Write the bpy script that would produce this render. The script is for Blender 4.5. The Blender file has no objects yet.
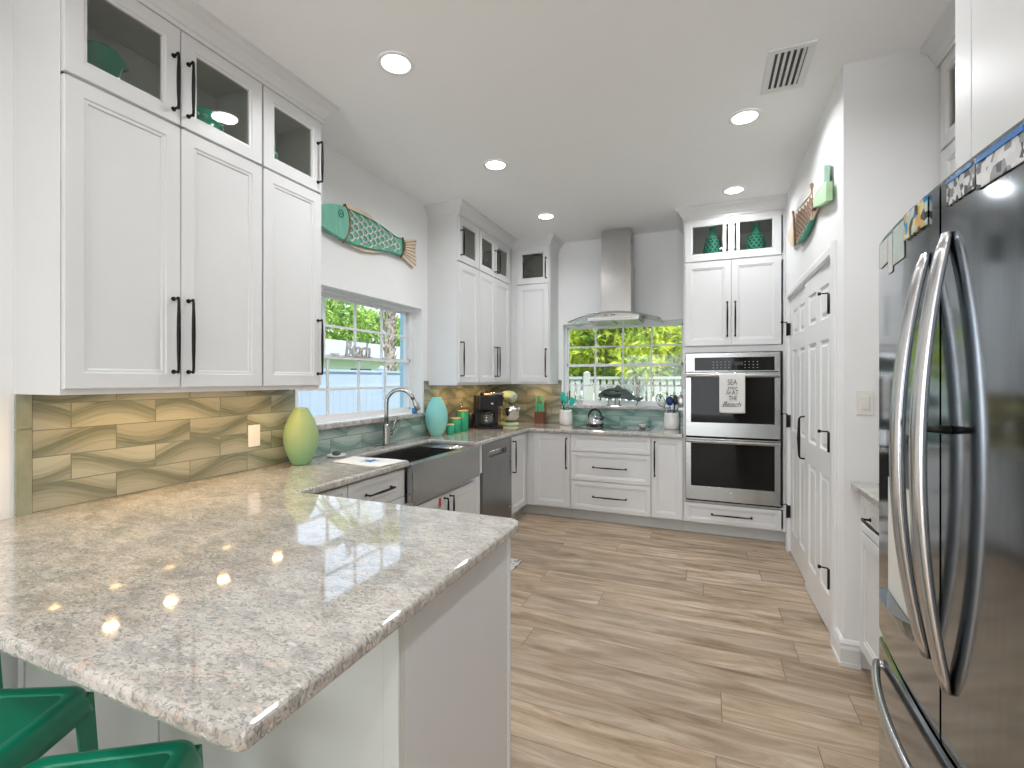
import bpy, bmesh, math, random
from mathutils import Vector, Matrix
random.seed(7)
PI = math.pi
SC = bpy.context.scene
COL = SC.collection

# ------------------------------------------------------------------ camera, world, sun, lights, exposure
cam_d = bpy.data.cameras.new('camera'); cam = bpy.data.objects.new('camera', cam_d); COL.objects.link(cam)
cam_d.sensor_width = 36; cam_d.lens = 469.6/1024*36; cam_d.shift_y = -4.8/1024; cam_d.clip_start = 0.02
cam.location = (0, 0, 1.42); cam.rotation_euler = (PI/2, 0, 0.39197)
SC.camera = cam
SC.view_settings.view_transform = 'Standard'; SC.view_settings.look = 'None'
SC.view_settings.gamma = 1; SC.view_settings.use_curve_mapping = False
SC.view_settings.exposure = 0.16
SC.cycles.use_denoising = True
SC.cycles.max_bounces = 10; SC.cycles.diffuse_bounces = 5; SC.cycles.glossy_bounces = 5
SC.cycles.transparent_max_bounces = 16; SC.cycles.transmission_bounces = 6
SC.cycles.sample_clamp_indirect = 6; SC.cycles.caustics_reflective = False; SC.cycles.caustics_refractive = False

world = bpy.data.worlds.new('sky'); SC.world = world; world.use_nodes = True
wn = world.node_tree.nodes; wl = world.node_tree.links; wn.clear()
w_out = wn.new('ShaderNodeOutputWorld'); w_bg = wn.new('ShaderNodeBackground'); w_ramp = wn.new('ShaderNodeValToRGB')
w_sep = wn.new('ShaderNodeSeparateXYZ'); w_tc = wn.new('ShaderNodeTexCoord')
wl.new(w_tc.outputs['Generated'], w_sep.inputs[0]); wl.new(w_sep.outputs['Z'], w_ramp.inputs[0])
w_ramp.color_ramp.elements[0].color = (0.88, 0.94, 1.0, 1); w_ramp.color_ramp.elements[0].position = 0.0
w_ramp.color_ramp.elements[1].color = (0.38, 0.62, 1.0, 1); w_ramp.color_ramp.elements[1].position = 0.8
wl.new(w_ramp.outputs[0], w_bg.inputs[0]); w_bg.inputs[1].default_value = 1.7
wl.new(w_bg.outputs[0], w_out.inputs[0])

def light(name, kind, loc, energy, color=(1, 1, 1), size=.1, size_y=None, rot=(0, 0, 0), spread=None):
    d = bpy.data.lights.new(name, kind); d.energy = energy; d.color = color
    if kind == 'AREA':
        d.shape = 'RECTANGLE' if size_y else 'DISK'; d.size = size
        if size_y: d.size_y = size_y
        if spread: d.spread = spread
    o = bpy.data.objects.new(name, d); o.location = loc; o.rotation_euler = rot; COL.objects.link(o); return o
sun = light('sun', 'SUN', (3, -4, 9), 6.0, (1, .95, .86)); sun.data.angle = .01
sun.rotation_euler = Vector((-.50, .42, -1.0)).to_track_quat('-Z', 'Y').to_euler()
# soft fill lamp added behind the camera, set before the unseen rear glass doors
light('fill_lamp_rear', 'AREA', (-.3, -7.75, 1.30), 170, (.90, .95, 1), 5.2, 2.2, (PI/2+.30, 0, 0))
# second added fill lamp, on a windowless side wall behind the camera
light('fill_lamp_side', 'AREA', (3.85, -4.2, 1.35), 35, (.93, .965, 1), 1.9, 3.4, (0, PI/2+.35, 0))
PUCK_E, DOWN_E = .8, 7.0

# ------------------------------------------------------------------ helpers
def ident(a, b, c): return (a, b, c)
class MB:
    def __init__(s, T=ident): s.v = []; s.f = []; s.s = []; s.T = T
    def add(s, vs, fs, smooth=False):
        o = len(s.v); s.v += [s.T(*p) for p in vs]
        for q in fs: s.f.append([i+o for i in q]); s.s.append(smooth)
        return s
    def box(s, a0, a1, b0, b1, c0, c1):
        v = [(a, b, c) for c in (c0, c1) for b in (b0, b1) for a in (a0, a1)]
        return s.add(v, [(0, 2, 3, 1), (4, 5, 7, 6), (0, 1, 5, 4), (2, 6, 7, 3), (0, 4, 6, 2), (1, 3, 7, 5)])
    def prism(s, poly, c0, c1, axis=2, smooth=False):
        def P(p, c): return (p[0], p[1], c) if axis == 2 else ((p[0], c, p[1]) if axis == 1 else (c, p[0], p[1]))
        n = len(poly); v = [P(p, c0) for p in poly]+[P(p, c1) for p in poly]
        s.add(v, [list(range(n))[::-1], list(range(n, 2*n))])
        o = len(s.v)-2*n
        for i in range(n):
            j = (i+1) % n; s.f.append([o+i, o+j, o+n+j, o+n+i]); s.s.append(smooth)
        return s
    def loft(s, rings, cap=True, smooth=True, closed=False):
        n = len(rings[0]); v = [p for r in rings for p in r]; f = []
        m = len(rings); 
        for k in range(m if closed else m-1):
            k2 = (k+1) % m
            for i in range(n):
                j = (i+1) % n; f.append((k*n+i, k*n+j, k2*n+j, k2*n+i))
        s.add(v, f, smooth)
        if cap and not closed:
            o = len(s.v)-len(v)
            s.f.append([o+i for i in range(n)][::-1]); s.s.append(False)
            s.f.append([o+(m-1)*n+i for i in range(n)]); s.s.append(False)
        return s
    def lathe(s, prof, cx=0, cy=0, n=32, cap=True, sx=1, sy=1):
        rings = [[(cx+max(r, 1e-5)*sx*math.cos(2*PI*i/n), cy+max(r, 1e-5)*sy*math.sin(2*PI*i/n), z) for i in range(n)] for r, z in prof]
        return s.loft(rings, cap)
    def tube(s, pts, r, n=12, closed=False, flat=None):
        pts = [Vector(p) for p in pts]; m = len(pts)
        rs = r if isinstance(r, (list, tuple)) else [r]*m
        rings = []; up = None
        for i in range(m):
            a = pts[i-1] if (i > 0 or closed) else pts[i]; b = pts[(i+1) % m] if (i < m-1 or closed) else pts[i]
            t = (b-a).normalized()
            if up is None:
                up = Vector((0, 0, 1)) if abs(t.z) < .9 else Vector((1, 0, 0))
            x = up-t*up.dot(t)
            if x.length < 1e-6: x = t.orthogonal()
            x.normalize(); y = t.cross(x); up = x
            ww, hh = (1, 1) if flat is None else flat
            rings.append([tuple(pts[i]+x*math.cos(2*PI*k/n)*rs[i]*ww+y*math.sin(2*PI*k/n)*rs[i]*hh) for k in range(n)])
        return s.loft(rings, True, True, closed)
    def ball(s, c, r, n=20, m=12):
        rx, ry, rz = r if isinstance(r, (list, tuple)) else (r, r, r)
        rings = []
        for k in range(m+1):
            a = -PI/2+PI*k/m; q = max(math.cos(a), 1e-3)
            rings.append([(c[0]+rx*q*math.cos(2*PI*i/n), c[1]+ry*q*math.sin(2*PI*i/n), c[2]+rz*math.sin(a)) for i in range(n)])
        return s.loft(rings, True, True)
    def grid(s, fn, nu, nv, smooth=True):
        v = [fn(i/nu, j/nv) for j in range(nv+1) for i in range(nu+1)]
        f = [(j*(nu+1)+i, j*(nu+1)+i+1, (j+1)*(nu+1)+i+1, (j+1)*(nu+1)+i) for j in range(nv) for i in range(nu)]
        return s.add(v, f, smooth)
    def build(s, name, mat, parent=None, label=None, bevel=0, seg=2, local=False, recalc=True, solid=0):
        off = Vector((0, 0, 0))
        if parent is not None and not local:
            r = parent
            while r.parent: r = r.parent
            off = r.location
        me = bpy.data.meshes.new(name)
        me.from_pydata([tuple(Vector(p)-off) for p in s.v], [], s.f)
        me.polygons.foreach_set('use_smooth', s.s)
        if recalc:
            bm = bmesh.new(); bm.from_mesh(me); bmesh.ops.recalc_face_normals(bm, faces=bm.faces); bm.to_mesh(me); bm.free()
        me.materials.append(mat)
        o = bpy.data.objects.new(name, me); COL.objects.link(o)
        if parent is not None: o.parent = parent
        if solid:
            m = o.modifiers.new('solid', 'SOLIDIFY'); m.thickness = solid; m.offset = 0
        if bevel:
            m = o.modifiers.new('bevel', 'BEVEL'); m.width = bevel; m.segments = seg; m.limit_method = 'ANGLE'; m.angle_limit = .6
            m.harden_normals = False
        if label: o['label'] = label
        return o

def tag(o, label, cat, group=None, kind=None):
    o['label'] = label; o['category'] = cat
    if group: o['group'] = group
    if kind: o['kind'] = kind
    return o
def thing(name, loc, label, cat, group=None, rotz=0):
    o = bpy.data.objects.new(name, None); COL.objects.link(o); o.location = loc; o.rotation_euler = (0, 0, rotz)
    o.empty_display_size = .1
    return tag(o, label, cat, group)
def struct(name, mb, mat, **k):
    o = mb.build(name, mat, **k); o['kind'] = 'structure'; return o
def dup(root, loc=None, label=None, rotz=None):
    r = root.copy(); COL.objects.link(r)
    if loc is not None: r.location = loc
    if rotz is not None: r.rotation_euler = (0, 0, rotz)
    if label: r['label'] = label
    def rec(src, dst):
        for ch in list(src.children):
            c = ch.copy(); COL.objects.link(c); c.parent = dst; rec(ch, c)
    rec(root, r); return r
def arc(c, r, a0, a1, n): return [(c[0]+r*math.cos(a0+(a1-a0)*i/n), c[1]+r*math.sin(a0+(a1-a0)*i/n)) for i in range(n+1)]
def rrect(x0, x1, y0, y1, r, n=5):
    return (arc((x1-r, y0+r), r, -PI/2, 0, n)+arc((x1-r, y1-r), r, 0, PI/2, n)
            + arc((x0+r, y1-r), r, PI/2, PI, n)+arc((x0+r, y0+r), r, PI, 1.5*PI, n))
def smooth_pts(ctrl, n=8, closed=False):
    P = [Vector(p) for p in ctrl]; out = []; m = len(P)
    rng = range(m) if closed else range(m-1)
    for i in rng:
        p0 = P[i-1] if (i > 0 or closed) else P[0]; p1 = P[i]; p2 = P[(i+1) % m]
        p3 = P[(i+2) % m] if (i+2 < m or closed) else P[-1]
        for k in range(n):
            t = k/n
            out.append(.5*((2*p1)+(p2-p0)*t+(2*p0-5*p1+4*p2-p3)*t*t+(3*p1-3*p2+p3-p0)*t**3))
    if not closed: out.append(P[-1])
    return out
def text_obj(name, body, size, M, mat, parent, extrude=.0008, shear=0, align='CENTER', label=None, offset=0, local=True, sx=1):
    cu = bpy.data.curves.new(name, 'FONT'); cu.body = body; cu.size = size; cu.extrude = extrude; cu.shear = shear
    cu.align_x = align; cu.offset = offset; cu.resolution_u = 4
    t = bpy.data.objects.new(name, cu); COL.objects.link(t)
    bpy.context.view_layer.update()
    dg = bpy.context.evaluated_depsgraph_get()
    me = bpy.data.meshes.new_from_object(t.evaluated_get(dg)); me.name = name
    bpy.data.objects.remove(t); 
    me.transform(M @ Matrix.Diagonal((sx, 1, 1, 1)))
    me.materials.clear(); me.materials.append(mat)
    o = bpy.data.objects.new(name, me); COL.objects.link(o)
    if parent is not None: o.parent = parent
    if label: o['label'] = label
    return o

# ------------------------------------------------------------------ materials
class NT:
    def __init__(s, name):
        s.m = bpy.data.materials.new(name); s.m.use_nodes = True; s.t = s.m.node_tree; s.t.nodes.clear()
        s.out = s.t.nodes.new('ShaderNodeOutputMaterial'); s.b = s.t.nodes.new('ShaderNodeBsdfPrincipled')
        s.t.links.new(s.b.outputs[0], s.out.inputs[0])
    def n(s, t, **k):
        x = s.t.nodes.new('ShaderNode'+t)
        for a, b in k.items(): setattr(x, a, b)
        return x
    def l(s, a, b): s.t.links.new(a, b)
    def math(s, op, a, b=None, c=None):
        x = s.n('Math', operation=op)
        for i, q in enumerate((a, b, c)):
            if q is None: continue
            if isinstance(q, (int, float)): x.inputs[i].default_value = q
            else: s.l(q, x.inputs[i])
        return x.outputs[0]
    def ramp(s, fac, stops, interp='LINEAR'):
        x = s.n('ValToRGB'); cr = x.color_ramp; cr.interpolation = interp
        while len(cr.elements) < len(stops): cr.elements.new(.5)
        for e, (p, c) in zip(cr.elements, stops):
            e.position = p; e.color = (c, c, c, 1) if isinstance(c, (int, float)) else (*c, 1)
        s.l(fac, x.inputs[0]); return x.outputs[0]
    def mix(s, fac, a, b, mode='MIX'):
        x = s.n('Mix', data_type='RGBA', blend_type=mode)
        for sock, q in ((x.inputs[0], fac), (x.inputs[6], a), (x.inputs[7], b)):
            if isinstance(q, (int, float)): sock.default_value = q
            elif isinstance(q, tuple): sock.default_value = (*q, 1)
            else: s.l(q, sock)
        return x.outputs[2]
    def noise(s, vec, scale, detail=4, rough=.5, dist=0):
        x = s.n('TexNoise'); x.inputs['Scale'].default_value = scale; x.inputs['Detail'].default_value = detail
        x.inputs['Roughness'].default_value = rough; x.inputs['Distortion'].default_value = dist
        s.l(vec, x.inputs['Vector']); return x.outputs[0]
    def geo(s): return s.n('NewGeometry').outputs['Position']
    def mapping(s, vec, sc=(1, 1, 1), rot=(0, 0, 0), loc=(0, 0, 0)):
        x = s.n('Mapping'); x.inputs['Scale'].default_value = sc; x.inputs['Rotation'].default_value = rot; x.inputs['Location'].default_value = loc
        s.l(vec, x.inputs[0]); return x.outputs[0]
    def bump(s, h, strength=.2, dist=.01):
        x = s.n('Bump'); x.inputs['Strength'].default_value = strength; x.inputs['Distance'].default_value = dist
        s.l(h, x.inputs['Height']); s.l(x.outputs[0], s.b.inputs['Normal'])
    def set(s, **k):
        for a, v in k.items():
            i = s.b.inputs[a.replace('_', ' ')]
            i.default_value = (*v, 1) if isinstance(v, tuple) and len(v) == 3 and i.type == 'RGBA' else v
        return s
def mat(name, color, rough=.5, metal=0, var=.04, scale=20, coat=0, bump=0, spec=.5, stretch=(1, 1, 1)):
    q = NT(name); g = q.n('TexCoord').outputs['Object']; v = q.mapping(g, stretch)
    nz = q.noise(v, scale, 5)
    a = tuple(max(0, c*(1-var)) for c in color); b = tuple(min(1, c*(1+var)) for c in color)
    q.l(q.ramp(nz, [(.3, a), (.7, b)]), q.b.inputs['Base Color'])
    q.set(Roughness=rough, Metallic=metal, Coat_Weight=coat, Specular_IOR_Level=spec)
    if bump: q.bump(nz, bump, .005)
    return q.m

M = {}
M['wall'] = mat('wall_paint', (.87, .875, .88), .65, var=.012, scale=3, bump=.02)
M['ceiling'] = mat('ceiling_paint', (.95, .955, .97), .8, var=.01, scale=3)
M['trim'] = mat('trim_paint', (.80, .805, .81), .4, var=.01, scale=4)
M['cab'] = mat('white_cabinet_paint', (.71, .715, .72), .35, var=.012, scale=5)
M['cab_in'] = mat('cabinet_interior', (.80, .80, .77), .6, var=.02, scale=5)
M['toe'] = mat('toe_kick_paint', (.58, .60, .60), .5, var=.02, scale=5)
M['panel_green'] = mat('pale_painted_panel', (.66, .68, .65), .28, var=.03, scale=3, coat=.3)
M['black'] = mat('black_iron', (.012, .011, .010), .38, .6, var=.1, scale=30)
M['blackplastic'] = mat('black_plastic', (.012, .012, .014), .28, 0, var=.1, scale=30)
M['rubber'] = mat('black_rubber', (.015, .015, .015), .7, 0, var=.1)
M['steel'] = mat('brushed_steel', (.38, .38, .37), .27, 1, var=.08, scale=40, stretch=(.3, .3, 6))
M['steelv'] = mat('brushed_steel_vertical', (.42, .42, .41), .22, 1, var=.06, scale=30, stretch=(6, 6, .3))
M['hood'] = mat('polished_hood_steel', (.48, .47, .46), .24, 1, var=.05, scale=30, stretch=(4, 4, .3))
M['chrome'] = mat('chrome', (.75, .74, .73), .08, 1, var=.02, scale=10)
M['fridge'] = mat('dark_stainless_steel', (.33, .36, .39), .11, 1, var=.05, scale=25, stretch=(5, 5, .3))
M['fridge_handle'] = mat('bright_handle_steel', (.62, .62, .63), .2, 1, var=.04, scale=25, stretch=(5, 5, .3))
M['dwsteel'] = mat('dishwasher_steel', (.30, .30, .30), .28, 1, var=.05, scale=25, stretch=(5, 5, .3))
M['ovenglass'] = mat('black_oven_glass', (.014, .013, .012), .04, 0, var=.1, scale=4, spec=.14)
M['cookglass'] = mat('black_cooktop_glass', (.02, .022, .025), .06, 0, var=.1, scale=4, spec=.6)
M['green'] = mat('green_powder_coat', (.0, .25, .14), .33, 0, var=.03, scale=20, coat=.15)
M['jade'] = mat('jade_glaze', (.03, .42, .30), .22, 0, var=.12, scale=12, coat=.3)
M['jade_dark'] = mat('dark_jade_glaze', (.01, .16, .11), .25, 0, var=.2, scale=14, coat=.3)
M['hole'] = mat('dark_green_openings', (.004, .05, .04), .6)
M['canister'] = mat('green_canister', (.01, .30, .16), .45, 0, var=.05, scale=20)
M['wood'] = mat('light_wood', (.62, .44, .26), .5, 0, var=.15, scale=20, stretch=(1, 1, 6))
M['walnut'] = mat('red_brown_wood', (.16, .055, .03), .4, 0, var=.25, scale=20, stretch=(6, 6, 1))
M['copper'] = mat('rusty_brown_rim', (.22, .12, .07), .55, .3, var=.2, scale=20)
M['cream'] = mat('cream_painted_metal', (.78, .66, .50), .5, 0, var=.12, scale=12)
M['aqua'] = mat('sea_green_wood', (.16, .48, .36), .5, 0, var=.14, scale=9, stretch=(1, 5, 1))
M['aquadark'] = mat('deep_green_wood', (.02, .26, .17), .5, 0, var=.2, scale=9)
M['lime'] = mat('pale_lime_wood', (.40, .62, .36), .5, 0, var=.15, scale=9)
M['mint'] = mat('mint_wood', (.50, .72, .60), .5, 0, var=.1, scale=9)
M['netwire'] = mat('pewter_wire', (.72, .72, .68), .4, .2, var=.05)
M['ceramic'] = mat('white_ceramic', (.80, .80, .78), .25, 0, var=.02, scale=6, coat=.4)
M['linen'] = mat('white_linen', (.78, .78, .76), .9, 0, var=.05, scale=160, bump=.15)
M['linen2'] = mat('grey_linen', (.50, .50, .49), .9, 0, var=.08, scale=160, bump=.15)
M['ink'] = mat('grey_ink', (.10, .10, .10), .8)
M['blueink'] = mat('blue_ink', (.04, .22, .50), .8)
M['plate'] = mat('white_plastic', (.83, .82, .78), .35, 0, var=.01)
M['lettergrey'] = mat('weathered_grey_wood', (.56, .55, .52), .6, 0, var=.12, scale=30)
M['fishdark'] = mat('dark_verdigris_metal', (.055, .075, .065), .4, .5, var=.3, scale=25, bump=.2)
M['mixer'] = mat('pale_green_enamel', (.50, .62, .36), .18, 0, var=.02, coat=.5)
M['teal'] = mat('teal_silicone', (.01, .42, .36), .45)
M['navy'] = mat('navy_silicone', (.012, .03, .16), .45)
M['knifegreen'] = mat('green_knife_handle', (.10, .50, .26), .4)
M['shell'] = mat('speckled_shell', (.50, .46, .38), .5, var=.35, scale=60)
M['darkstone'] = mat('dark_stone', (.08, .08, .085), .5, var=.3, scale=60)
M['blueglass'] = mat('blue_glass', (.03, .22, .55), .1, 0, coat=.5)
M['red'] = mat('red_sticker', (.55, .05, .03), .6)
M['ventdark'] = mat('vent_dark_void', (.05, .05, .05), .7)
M['roof'] = mat('pale_roof_shingle', (.34, .34, .34), .8, var=.12, scale=6)
M['house'] = mat('pale_stucco', (.74, .78, .72), .8, var=.05)
M['palebluewall'] = mat('pale_blue_stucco', (.45, .66, .74), .8, var=.05)
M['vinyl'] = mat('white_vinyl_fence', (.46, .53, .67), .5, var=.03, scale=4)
M['picket'] = mat('white_picket_paint', (.50, .50, .455), .6, var=.04, scale=8)
M['grass'] = mat('lawn_grass', (.17, .27, .10), .9, var=.4, scale=20, bump=.3)
M['bark'] = mat('palm_bark', (.36, .30, .25), .9, var=.55, scale=14, bump=1)
M['trunk'] = mat('tree_bark', (.20, .14, .09), .9, var=.3, scale=10, bump=.6)

def leafmat(name, c0, c1, sc=1.3):
    q = NT(name); g = q.geo(); nz = q.noise(g, sc, 3); nz2 = q.noise(g, 9, 2)
    f = q.math('ADD', q.math('MULTIPLY', nz, .6), q.math('MULTIPLY', nz2, .4))
    c = q.ramp(f, [(.40, c0), (.58, c1)])
    q.l(c, q.b.inputs['Base Color']); q.set(Roughness=.45)
    tr = q.n('BsdfTranslucent'); q.l(c, tr.inputs[0]); mx = q.n('MixShader'); mx.inputs[0].default_value = .45
    q.l(q.b.outputs[0], mx.inputs[1]); q.l(tr.outputs[0], mx.inputs[2]); q.l(mx.outputs[0], q.out.inputs[0])
    return q.m
M['leaf_lime'] = leafmat('lime_leaves', (.10, .26, .01), (.88, .92, .12))
M['leaf_green'] = leafmat('green_leaves', (.07, .22, .03), (.55, .72, .16))
M['leaf_olive'] = leafmat('olive_palm_fronds', (.35, .38, .10), (.60, .58, .22))

def glassmat(name, tint=(1, 1, 1), gloss=.07, rough=.0):
    q = NT(name); q.t.nodes.remove(q.b)
    tr = q.n('BsdfTransparent'); tr.inputs[0].default_value = (*tint, 1)
    gl = q.n('BsdfGlossy'); gl.inputs['Roughness'].default_value = rough
    ge = q.n('NewGeometry'); dt = q.n('VectorMath', operation='DOT_PRODUCT'); q.l(ge.outputs['Incoming'], dt.inputs[0]); q.l(ge.outputs['Normal'], dt.inputs[1])
    k5 = q.math('POWER', q.math('SUBTRACT', 1.0, q.math('MINIMUM', q.math('ABSOLUTE', dt.outputs['Value']), 1.0)), 5)
    mx = q.n('MixShader'); q.l(q.math('ADD', gloss, q.math('MULTIPLY', k5, .6)), mx.inputs[0])
    q.l(tr.outputs[0], mx.inputs[1]); q.l(gl.outputs[0], mx.inputs[2]); q.l(mx.outputs[0], q.out.inputs[0])
    return q.m
M['glass'] = glassmat('window_glass', (.985, .995, .985), .02)
M['cabglass'] = glassmat('cabinet_glass', (.90, .91, .88), .03)
M['hoodglass'] = glassmat('hood_glass', (.86, .89, .88), .10)
M['clearglass'] = glassmat('clear_glass', (.90, .93, .92), .12)

def emis(name, col, s):
    q = NT(name); q.set(Base_Color=col, Roughness=.5); q.b.inputs['Emission Color'].default_value = (*col, 1); q.b.inputs['Emission Strength'].default_value = s
    return q.m
M['lamp'] = emis('downlight_diffuser', (1, .98, .94), 8)
M['led'] = emis('warm_led', (1, .72, .38), 14)
M['display'] = emis('oven_clock_digits', (.75, .85, .9), .5)

# granite
q = NT('beige_grey_granite'); g = q.mapping(q.geo(), (1, 1.9, 1), (0, 0, .5))
base = q.noise(g, 9, 6, .62, .9)
fine = q.noise(g, 52, 6, .72, 1.4)
blot = q.noise(q.mapping(g, (1, 1, 1), (0, 0, 0), (4, 7, 0)), 20, 4, .6, 1.0)
c = q.ramp(base, [(.33, (.36, .345, .32)), (.47, (.49, .455, .415)), (.62, (.63, .585, .535))])
c = q.mix(q.ramp(blot, [(.58, 0.0), (.68, .75)]), c, (.66, .50, .39))
c = q.mix(q.ramp(fine, [(.50, 0.0), (.59, .85)]), c, (.20, .225, .205))
c = q.mix(q.ramp(q.noise(g, 95, 3, .6, .5), [(.60, 0.0), (.68, .55)]), c, (.13, .15, .14))
c = q.mix(q.ramp(q.noise(q.mapping(g, (1, 1, 1), (0, 0, 0), (9, 2, 3)), 60, 4, .6, .7), [(.58, 0.0), (.66, .5)]), c, (.86, .84, .80))
q.l(c, q.b.inputs['Base Color']); q.set(Roughness=.05, Specular_IOR_Level=1.0, Coat_Weight=.5, Coat_Roughness=.015)
M['granite'] = q.m

# plank floor: boards run along X, width along Y
q = NT('oak_plank_floor'); sp = q.n('SeparateXYZ'); q.l(q.geo(), sp.inputs[0])
PW, PL = .20, 1.5
ry = q.math('DIVIDE', q.math('ADD', sp.outputs[1], 10.07), PW); row = q.math('FLOOR', ry); fy = q.math('FRACT', ry)
wn1 = q.n('TexWhiteNoise', noise_dimensions='1D'); q.l(row, wn1.inputs['W'])
rx = q.math('ADD', q.math('DIVIDE', q.math('ADD', sp.outputs[0], 10), PL), wn1.outputs[0]); colm = q.math('FLOOR', rx); fx = q.math('FRACT', rx)
idc = q.n('CombineXYZ'); q.l(row, idc.inputs[0]); q.l(colm, idc.inputs[1])
wn2 = q.n('TexWhiteNoise', noise_dimensions='2D'); q.l(idc.outputs[0], wn2.inputs['Vector'])
off = q.n('CombineXYZ'); q.l(q.math('MULTIPLY', wn2.outputs[0], 31), off.inputs[0]); q.l(q.math('MULTIPLY', wn2.outputs[0], 17), off.inputs[1])
va = q.n('VectorMath', operation='ADD'); q.l(q.geo(), va.inputs[0]); q.l(off.outputs[0], va.inputs[1])
gr = q.noise(q.mapping(va.outputs[0], (.9, 6.5, 1)), 2.0, 9, .64, .8)
gr2 = q.noise(q.mapping(va.outputs[0], (2.5, 60, 1)), 2.5, 4, .6, .2)
c = q.ramp(gr, [(.30, (.15, .100, .066)), (.40, (.315, .228, .15)), (.52, (.46, .355, .25)), (.66, (.64, .53, .42))])
c = q.mix(q.math('MULTIPLY', gr2, .35), c, (.33, .235, .155))
tone = q.ramp(wn2.outputs[0], [(0, .82), (1, 1.12)])
c = q.mix(1.0, c, tone, 'MULTIPLY')
gap = q.math('MAXIMUM', q.math('LESS_THAN', fy, .014), q.math('LESS_THAN', fx, .0022))
c = q.mix(gap, c, (.16, .11, .075))
q.l(c, q.b.inputs['Base Color']); q.set(Roughness=.38, Specular_IOR_Level=.4)
q.bump(q.math('SUBTRACT', q.math('MULTIPLY', gr, .3), gap), .15, .003)
M['floor'] = q.m

# glass wave tiles; axis = which world axis runs along the wall
def tilemat(name, axis, base_off, TL=.31, TH=.102, c0=(.15, .165, .115), c1=(.26, .27, .20), c2=(.375, .375, .29)):
    q = NT(name); sp = q.n('SeparateXYZ'); q.l(q.geo(), sp.inputs[0]); a = sp.outputs[axis]; z = sp.outputs[2]
    rz = q.math('DIVIDE', q.math('SUBTRACT', z, .918), TH); row = q.math('FLOOR', rz); fz = q.math('FRACT', rz)
    sh = q.math('MULTIPLY', q.math('MODULO', q.math('ADD', row, 20), 2), .5)
    ra = q.math('ADD', q.math('DIVIDE', q.math('ADD', a, 10-base_off), TL), sh); co = q.math('FLOOR', ra); fa = q.math('FRACT', ra)
    cb = q.n('CombineXYZ'); q.l(row, cb.inputs[0]); q.l(co, cb.inputs[1])
    w = q.n('TexWhiteNoise', noise_dimensions='2D'); q.l(cb.outputs[0], w.inputs['Vector']); wv = w.outputs[0]
    ph = q.math('MULTIPLY', wv, 6.28)
    # hand-drawn looking swoosh: sine bending the height in the tile
    s1 = q.math('SINE', q.math('ADD', q.math('MULTIPLY', fa, 3.3), ph))
    hgt = q.math('ADD', fz, q.math('MULTIPLY', s1, .42))
    uv = q.n('CombineXYZ'); q.l(fa, uv.inputs[0]); q.l(hgt, uv.inputs[1]); q.l(ph, uv.inputs[2])
    nz = q.noise(q.mapping(uv.outputs[0], (.9, 6, 1)), 1.5, 6, .6, .5)
    f = q.math('ADD', q.math('MULTIPLY', hgt, .50), q.math('MULTIPLY', nz, .55))
    c = q.ramp(f, [(.20, c2), (.40, c1), (.56, c0), (.64, c1), (.80, c2)])
    c = q.mix(1.0, c, q.ramp(wv, [(0, .86), (1, 1.12)]), 'MULTIPLY')
    g = q.math('MAXIMUM', q.math('LESS_THAN', fz, .035), q.math('LESS_THAN', fa, .012))
    c = q.mix(g, c, (.16, .17, .13))
    q.l(c, q.b.inputs['Base Color']); q.set(Roughness=.12, Coat_Weight=.4, Coat_Roughness=.05)
    q.bump(q.math('SUBTRACT', 1.0, g), .4, .002)
    return q.m
M['tileL'] = tilemat('lit_glass_wave_tile_side', 1, .979)  # olive copies: warm under-cabinet light put into the tile colour
M['tileB'] = tilemat('lit_glass_wave_tile_back', 0, -2.345)
M['tilewin'] = tilemat('shade_teal_wave_tile_side', 1, .979, .31, .102, (.16, .25, .22), (.25, .35, .31), (.38, .46, .41))  # teal copies: same tile, coloured as it looks in shade below the windows
M['tilewinB'] = tilemat('shade_teal_wave_tile_back', 0, -2.345, .31, .102, (.10, .22, .19), (.17, .31, .27), (.30, .44, .38))
M['tileedge'] = mat('tile_edge_border', (.30, .32, .23), .15, 0, var=.25, scale=9, stretch=(1, 1, .6))

# matte vases, colour graded from bottom to top
def vasemat(name, zlo, zhi, top, bot):
    q = NT(name); sp = q.n('SeparateXYZ'); q.l(q.geo(), sp.inputs[0])
    t = q.math('DIVIDE', q.math('SUBTRACT', sp.outputs[2], zlo), zhi-zlo)
    t2 = q.math('ADD', t, q.math('MULTIPLY', q.math('SUBTRACT', q.noise(q.geo(), 30, 3), .5), .06))
    q.l(q.ramp(t2, [(.05, bot), (.55, top)]), q.b.inputs['Base Color']); q.set(Roughness=.55); return q.m
M['sagevase'] = vasemat('sage_matte_glaze_warm_lit_top', .915, 1.25, (.32, .42, .19), (.22, .43, .22))  # yellower top: warm lamp light put into the sage glaze colour
M['bluevase'] = vasemat('aqua_matte_glaze', .915, 1.30, (.24, .60, .56), (.30, .66, .58))

# ------------------------------------------------------------------ room shell
WX, WY, ZC = -2.345, 5.21, 2.985
RX = 1.33
YB = -8.0
YL, LX0, LX1 = -1.0, -4.6, 4.0       # the living area behind the camera is wider than the kitchen
struct('floor', MB().box(-2.56, RX+.16, YL, WY+.2, -.12, 0).box(LX0-.15, LX1+.15, YB-.15, YL, -.12, 0), M['floor'])
struct('ceiling', MB().box(-2.75, RX+.35, YL, WY+.45, ZC, ZC+.25).box(LX0-.4, LX1+.4, YB-.4, YL, ZC, ZC+.25), M['ceiling'])
W1 = (2.19, 3.57, 1.125, 2.045)      # sink window opening
m = MB()
m.box(WX-.2, WX, YL, W1[0], 0, ZC).box(WX-.2, WX, W1[1], WY+.2, 0, ZC).box(WX-.2, WX, W1[0], W1[1], 0, W1[2]).box(WX-.2, WX, W1[0], W1[1], W1[3], ZC)
struct('wall_left', m, M['wall'])
W2 = (-1.515, -.208, 1.13, 2.045)
m = MB()
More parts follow.
